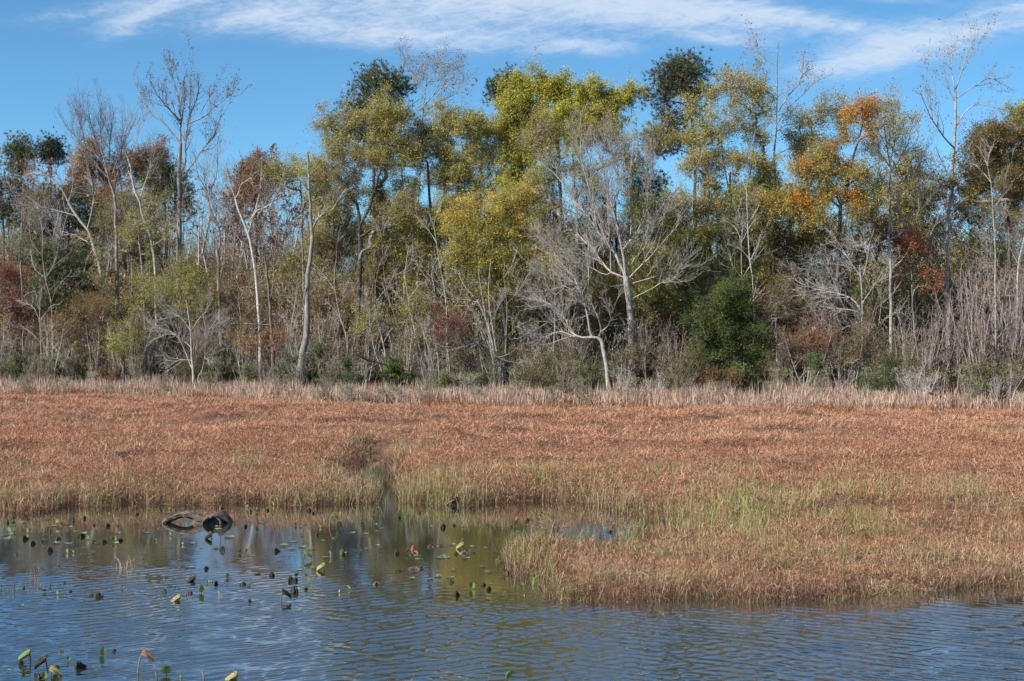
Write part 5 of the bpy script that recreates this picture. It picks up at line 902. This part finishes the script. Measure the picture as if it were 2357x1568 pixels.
def stick_mesh(h, rng, leafcol=None):
    c = LG['k'][rng.integers(3)]; s = rng.choice([-1, 1]); parts = []; W = Wood(); tip = (s*h*.34, .05, h*.98)
    W.add(resample([(0, 0, -.12), (s*h*.04, 0, h*.35), (s*h*.14, .02, h*.72), tip, (s*h*.44, .04, h*.93)], 12)[None], np.linspace(.013, .008, 12)[None], 6); me = W.build('stalk', M_lily, 0); at = me.color_attributes.new('Col', 'FLOAT_COLOR', 'POINT'); at.data.foreach_set('color', np.tile(np.append(np.array(c), 1), len(me.vertices)).astype(np.float32)); parts.append(('stalk', me))
    if leafcol:
        col = np.array(LG[leafcol][0])*(1 if leafcol != 'r' else np.array([1.5, 1.9, 2.6])); V, F, C = shell(7, 9, lambda u, v: np.stack([s*h*.35+s*(u-.35)*.17, v*.085*np.sin(np.pi*(u*.8+.15)), h*.94-.11*u**1.5-.07*v*v+.02*np.sin(v*5)], -1), col, rng); parts.append(('blade', mesh('blade', V, F, M_lily, col=C, smooth=True)))
    return parts
def clod_mesh(w, rng):
    n, k = 16, 26; u, v = np.meshgrid(np.linspace(0, 1, n), np.arange(k)/k*6.283, indexing='ij'); r = w*.5*u*(1+.25*np.sin(v*3+w*9)); h = .20*w*(1-u**2.2)*(1+.9*(vn1(np.cos(v)*u*6+w*40, np.sin(v)*u*6, 1, 3)-.4))-.015+.02*rng.normal(size=u.shape)*(u < .95)
    V = np.stack([r*np.cos(v), r*np.sin(v)*.6, h], -1).reshape(-1, 3); C = np.array([.10,.075,.05])*(.5+1.3*rng.random((len(V), 1))); pk = rng.random(len(V)) > .86; C[pk] = (.45,.40,.33); return [('clod', mesh('clod', V, grid_faces(n, k, True), M_grass, col=C))]
OFF = {'A': (0, 1108.7), 'B': (574.3, 1072.3), 'C': (1148.5, 1072.3)}
DATA = """A:d50,325,40;g105,305,30;g75,405,50;w105,408,45;g215,408,40;d190,455,50;d255,492,50;d325,475,30;g350,455,52;y420,460,50;d460,458,36;s440,350,60;s385,410,80;d565,312,55;d660,293,30;d740,347,20;d850,353,36;d925,352,22;d630,434,48;g685,462,42;d735,482,26;d810,478,46;y890,470,52;d950,468,36;d1058,418,22;g1130,386,32;y1235,470,40;g1340,430,42;y1435,498,26;s1660,455,55;d1840,333,26;d1930,358,28;d2020,373,16;d1750,545,44;g1880,566,34;d1930,542,32;g1230,314,26;d385,548,50;y530,565,32;g577,566,44;d125,577,16;y462,650,36;y637,692,26;g190,697,26;d285,712,34;y1122,607,16;y1293,770,30;d1620,690,38;g1780,762,40;y1635,800,27;y1663,798,22;d1700,812,36;d1910,818,46;y1960,820,42;d1288,876,42;y1372,840,26;s1460,900,55;d1490,882,26;y1577,880,60;d770,908,66;d715,903,24;y968,840,28;g390,828,32;g345,870,40;y318,820,26;d180,840,32;y450,890,28;d555,868,26;s1525,788,36;s1405,940,40;s1725,915,55;d1958,948,22;d505,798,22;y225,866,22;y487,1320,44;d165,1435,40;g440,1500,72;d615,1470,92;g545,1412,42;y820,1342,34;g795,1372,56;d890,1338,26;g760,1492,50;g1300,1526,92;y1415,1545,36;d295,1545,48;g350,1562,62;g175,1505,22;s1600,1566,60;s1850,1560,60;s1230,1568,50;d1070,260,24;d760,245,20;r1740,215,34;r1765,245,26;g1330,225,34;y1470,200,30;g1940,205,34;d1960,240,26;g2015,245,34;y1520,215,16;r1040,175,34
p190,325,62;p100,345,62;p410,352,82;p540,360,52;p600,395,62;p640,410,80;p920,408,52;p1150,405,62;p1310,383,52;p1350,396,42;p900,486,62;p760,489,52;p540,490,82;p440,487,80;p1440,442,52;p1500,488,62;p1440,526,52;p1690,526,62;p1800,440,90;p1580,520,24;p1550,330,42;p1700,358,42;p1710,380,70;p30,425,62;p30,452,72;p70,415,60;p250,247,62;p370,298,62;p1490,675,82;p2020,727,62;p165,978,42;p60,1497,42;p360,1368,44
B:y190,318,32;g60,368,32;d140,356,26;g190,370,26;d465,356,30;r478,346,26;y970,385,38;y712,380,20;d712,458,22;y360,472,28;y400,475,32;y558,490,32;y415,550,22;d530,545,32;d205,676,46;d720,700,52;s640,720,50;s545,825,50;s590,828,70;d172,868,46;g360,878,44;d320,908,50;d360,910,42;g468,920,66;d345,1000,76;y703,1000,34;y790,972,42;y1015,666,44;d1162,695,42;g1230,692,60;r1290,660,42;r1310,688,30;d1625,695,36;d1520,490,46;d1608,474,22;y1797,472,32;d1875,470,32;y2085,475,56;d2050,490,36;d1968,750,46;d2025,850,32;g1755,972,60;d1840,945,38;d1885,978,40;d1580,916,40;d1630,1025,46;s1545,755,60;s1660,615,40;s1680,655,60;y1013,140,36;r955,140,26;r885,165,30;r845,195,30;y1035,200,18;d885,430,18;d1180,415,16;d1340,375,16;d440,975,14;d500,378,14
p340,600,72;p275,628,82;p335,656,62;p410,640,62;p480,658,72;p570,595,42;p800,530,62;p1030,495,52;p1010,517,42;p905,537,62;p1320,716,72;p1335,738,72;p1505,710,82;p1520,724,120;p1700,730,62;p1765,640,62;p1860,649,52;p1590,622,52;p1270,890,62;p1480,872,62;p1580,880,62;p1420,893,52;p1880,838,62;p1830,795,52;p995,630,52;p915,660,42;p1240,388,36;p1420,480,36;p1660,478,32;p600,726,62;p510,805,62;p390,820,62;p60,853,62;p985,465,42;p90,450,42;p1600,825,44;p740,690,44;p940,180,40;p900,110,34;p960,165,36;p930,145,34;p970,100,30
C:d870,524,32;d330,380,22;d225,436,26;p150,520,50;d60,845,40;g190,945,26;r200,1025,26"""
LOOK = {'g': 'upright green lily leaf', 'y': 'yellowing lily leaf', 'w': 'upright lily leaf with a white glint painted in', 'd': 'dark curled dead lily leaf', 'p': 'flat floating lily pad', 'r': 'russet withered lily leaf', 's': 'bent bare lily stalk'}
GRP = {'g': 'upright green lily leaves on the pond', 'y': 'yellowing lily leaves on the pond', 'w': 'upright green lily leaves on the pond', 'd': 'dark curled dead lily leaves on the pond', 'p': 'floating lily pads', 'r': 'russet withered lily leaves', 's': 'bare lily stalks standing in the pond'}
def water_where(x, y):
    if y > 1460: return 'at the near left corner'
    if x > 800 and y < 1150: return 'in the narrow channel'
    if y < 1195 and x < 380: return 'under the left bank'
    if y < 1195 and x < 560: return 'by the driftwood log'
    if y < 1195 and x < 800: return 'right of the driftwood log'
    if y < 1195 and x < 1130: return 'below the channel mouth'
    if x > 1095 and y < 1400: return 'beside the spit tip'
    if y < 1260: return 'left of the driftwood log' if x < 340 else 'below the driftwood log' if x < 620 else 'in brown water midway across'
    if y < 1330: return 'left of the dry tuft' if x < 265 else 'right of the dry tuft' if x < 660 else 'in calm water off the spit'
    return 'in ripples at the left' if x < 340 else 'in ripples below the dry tuft' if x < 620 else 'where ripples begin, midway' if x < 860 else 'where ripples begin, off the spit'
rng = np.random.default_rng(21); key = 'A'
for line in DATA.split('\n'):
    if line[1] == ':': key = line[0]; line = line[2:]
    for it in line.split(';'):
        kd = it[0]; a, b, s = map(float, it[1:].split(',')); x = OFF[key][0]+a/3.414; y = OFF[key][1]+b/3.414; o = waterpt(x, y); sz = s/3.414/F_*o[1]*(.98 if kd == 'd' else 1.08)
        if kd == 's': ps = stick_mesh(max(.12, sz*.85), rng, rng.choice(['k', 'd', None, None, None])); nm = 'lily_stalk'; lk = LOOK['s']
        else: ps = lily_mesh(kd, max(.07, sz), rng); nm = 'lily_pad' if kd == 'p' else 'lily_leaf'; lk = LOOK[kd]
        o[2] = 0.0
        if len(ps) == 1: e = link(nm, ps[0][1], None, o)
        else:
            e = empty(nm, o)
            for pn, me in ps: link(pn, me, e)
        tag(e, lk+' '+water_where(x, y), 'lily pad' if kd == 'p' else 'lily stalk' if kd == 's' else 'lily leaf', GRP[kd]); AUTO.append((e, x))
def lily_special(x, y, h, leafk, label, seed):
    r = np.random.default_rng(seed); e = empty('lily_stalk', waterpt(x, y)); tag(e, label, 'lily stalk')
    for pn, me in stick_mesh(h, r, leafk): link(pn, me, e)
lily_special(316, 1551, .36, 'r', 'tall yellow-green stalk with a folded tan leaf at the near edge', 1)
lily_special(70, 1529, .22, 'g', 'leaning stalk with a small green leaf on top, near left corner', 2)
lily_special(108, 1548, .24, 'd', 'leaning stalk carrying a dark drooping leaf, near left corner', 3)
lily_special(115, 1558, .16, 'k', 'short yellow hooked stalk, near left corner', 7)
lily_special(698, 1290, .22, 'g', 'tilted green leaf held above calm water on a bent stalk', 4)
lily_special(646, 1386, .24, 'd', 'black drooping leaf on a short straight stalk where ripples begin', 5)
lily_special(758, 1212, .36, 'g', 'round pale green leaf held high on a thin stalk under the bank', 6)
e = empty('lily_leaf', waterpt(1166, 1566)); tag(e, 'green folded lily leaf cut off by the bottom of the view', 'lily leaf')
for pn, me in lily_mesh('g', .16, np.random.default_rng(9)): link(pn, me, e)
for a, b, w in [(1000,935,70),(1175,830,78),(1305,812,118),(1420,638,62),(1495,632,70),(1275,708,40),(1710,687,122)]:
    x = OFF['B'][0]+a/3.414; y = OFF['B'][1]+b/3.414; o = waterpt(x, y); e = link('mud_clod', clod_mesh(w/3.414/F_*o[1], rng)[0][1], None, o); tag(e, 'flat brown mud clod '+water_where(x, y), 'clod', 'mud clods breaking the pond surface'); AUTO.append((e, x))
# floating scum line under the left bank
def tuft(name, x, y, n, h, sp, pal, label, seed, tilt=.35, group=None, w=.012):
    r = np.random.default_rng(seed); az = r.random(n)*6.28; base = np.stack([r.normal(0, sp, n), r.normal(0, sp, n), np.full(n, -.05)], 1)
    V = blades(base, az, np.abs(r.normal(tilt*.5, tilt*.5, n)), h*(.6+.5*r.random(n)), np.full(n, w), r.normal(.7, .5, n), r); me = blade_mesh(name, [V], [pick(pal, n, r)], M_grass); e = link(name, me, None, waterpt(x, y)); tag(e, label, 'grass tuft', group)
tuft('dry_grass_tuft', 292, 1309, 20, .40, .08, [(.50,.36,.23),(.42,.30,.19)], 'dry straw-coloured grass tuft standing in the water at the left', 1, .5, w=.014)
tuft('brown_stem_clump', 80, 1342, 16, .42, .05, [(.22,.14,.09),(.30,.2,.13)], 'reddish brown upright stem clump in the ripples at the left', 2, .25)
tuft('brown_stem_clump', 20, 1363, 26, .30, .12, [(.16,.12,.06),(.26,.22,.10),(.12,.08,.05)], 'brown tangled stem clump near the left edge of the water', 3, .5)
for i, (x, y, h, n) in enumerate([(1200,1302,.52,70),(1225,1275,.60,50),(1235,1345,.36,60),(1312,1376,.42,70),(1345,1255,.75,40),(1460,1250,.85,46),(1640,1240,.7,60),(1335,1262,.55,40),(1180,1290,.3,16),(1560,1262,.5,50)]):
    tuft('rush_tuft', x, y, n, h, .11, [GRN+GRB[:1], STR+GRN, GRB+GRN[:1]][i % 3], ['slim green rush tuft at the leftmost tip of the spit','tall mixed rush tuft at the back of the spit tip','low yellow-green tuft on the left side of the spit','bright green grass tuft at the near left corner of the spit','tall blue-green rushes standing in the inlet near the spit tip','tallest green rushes in the middle of the inlet','green rushes at the inner end of the inlet','shorter rushes left of the tall blue-green ones in the inlet','few splayed stems in the water left of the spit','grass tuft on the inlet side of the spit, middle'][i], 30+i, .35, w=.012)
# two twiggy weeds with reddish stems over the inlet
for i, (x, y, H, lb) in enumerate([(1280,1268,1.15,'thin red-stemmed weed with tiny yellow leaves at the spit tip'), (1420,1262,1.0,'thin red-stemmed weed leaning over the inlet'), (1580,1262,.95,'thin reddish weed at the inner part of the inlet'), (1215,1290,.75,'small red-stemmed weed nearest the open water')]):
    nm, ps = kind_bare('red_weed', H, 500+i, M_twigred, M_twigred, stems=4, dens=2.2, spread=.5, L1=.3, leaf=[(.40,.20,.10),(.45,.32,.06),(.30,.12,.08)], leafn=240, leafL=.035)
    e = empty('red_weed', waterpt(x, y)); tag(e, lb, 'weed', 'red-stemmed weeds by the inlet')
    for pn, me in ps: link(pn, me, e)
# ------------------------------------------------------------------ repeats whose words coincide are told apart by their order
NUM = 'one two three four five six seven eight nine ten eleven twelve thirteen fourteen fifteen sixteen seventeen eighteen nineteen twenty'.split()
ORD = ['leftmost'] + [w+' from left' for w in 'second third fourth fifth sixth seventh eighth ninth tenth eleventh twelfth thirteenth fourteenth fifteenth sixteenth seventeenth eighteenth nineteenth twentieth'.split()]
def plural(t):
    for a, b in (('leaf', 'leaves'), ('pad', 'pads'), ('stalk', 'stalks'), ('bush', 'bushes'), ('sapling', 'saplings'), ('thicket', 'thickets'), ('clod', 'clods')):
        w = t.split(' ')
        if a in w: w[w.index(a)] = b; return ' '.join(w)
    return t
by = {}
for e, x in AUTO: by.setdefault(e['label'], []).append((x, e))
for lb, l in by.items():
    if len(l) > 1:
        l.sort(key=lambda q: q[0])
        for i, (x, e) in enumerate(l): e['label'] = (ORD[min(i, 19)] if i < len(l)-1 else 'rightmost')+' of the '+plural(lb)
for o_ in bpy.data.objects:
    if o_.parent is None and 'label' in o_ and len(o_['label'].replace('-', ' ').split()) > 16: print('LONG', o_.name, o_['label'])
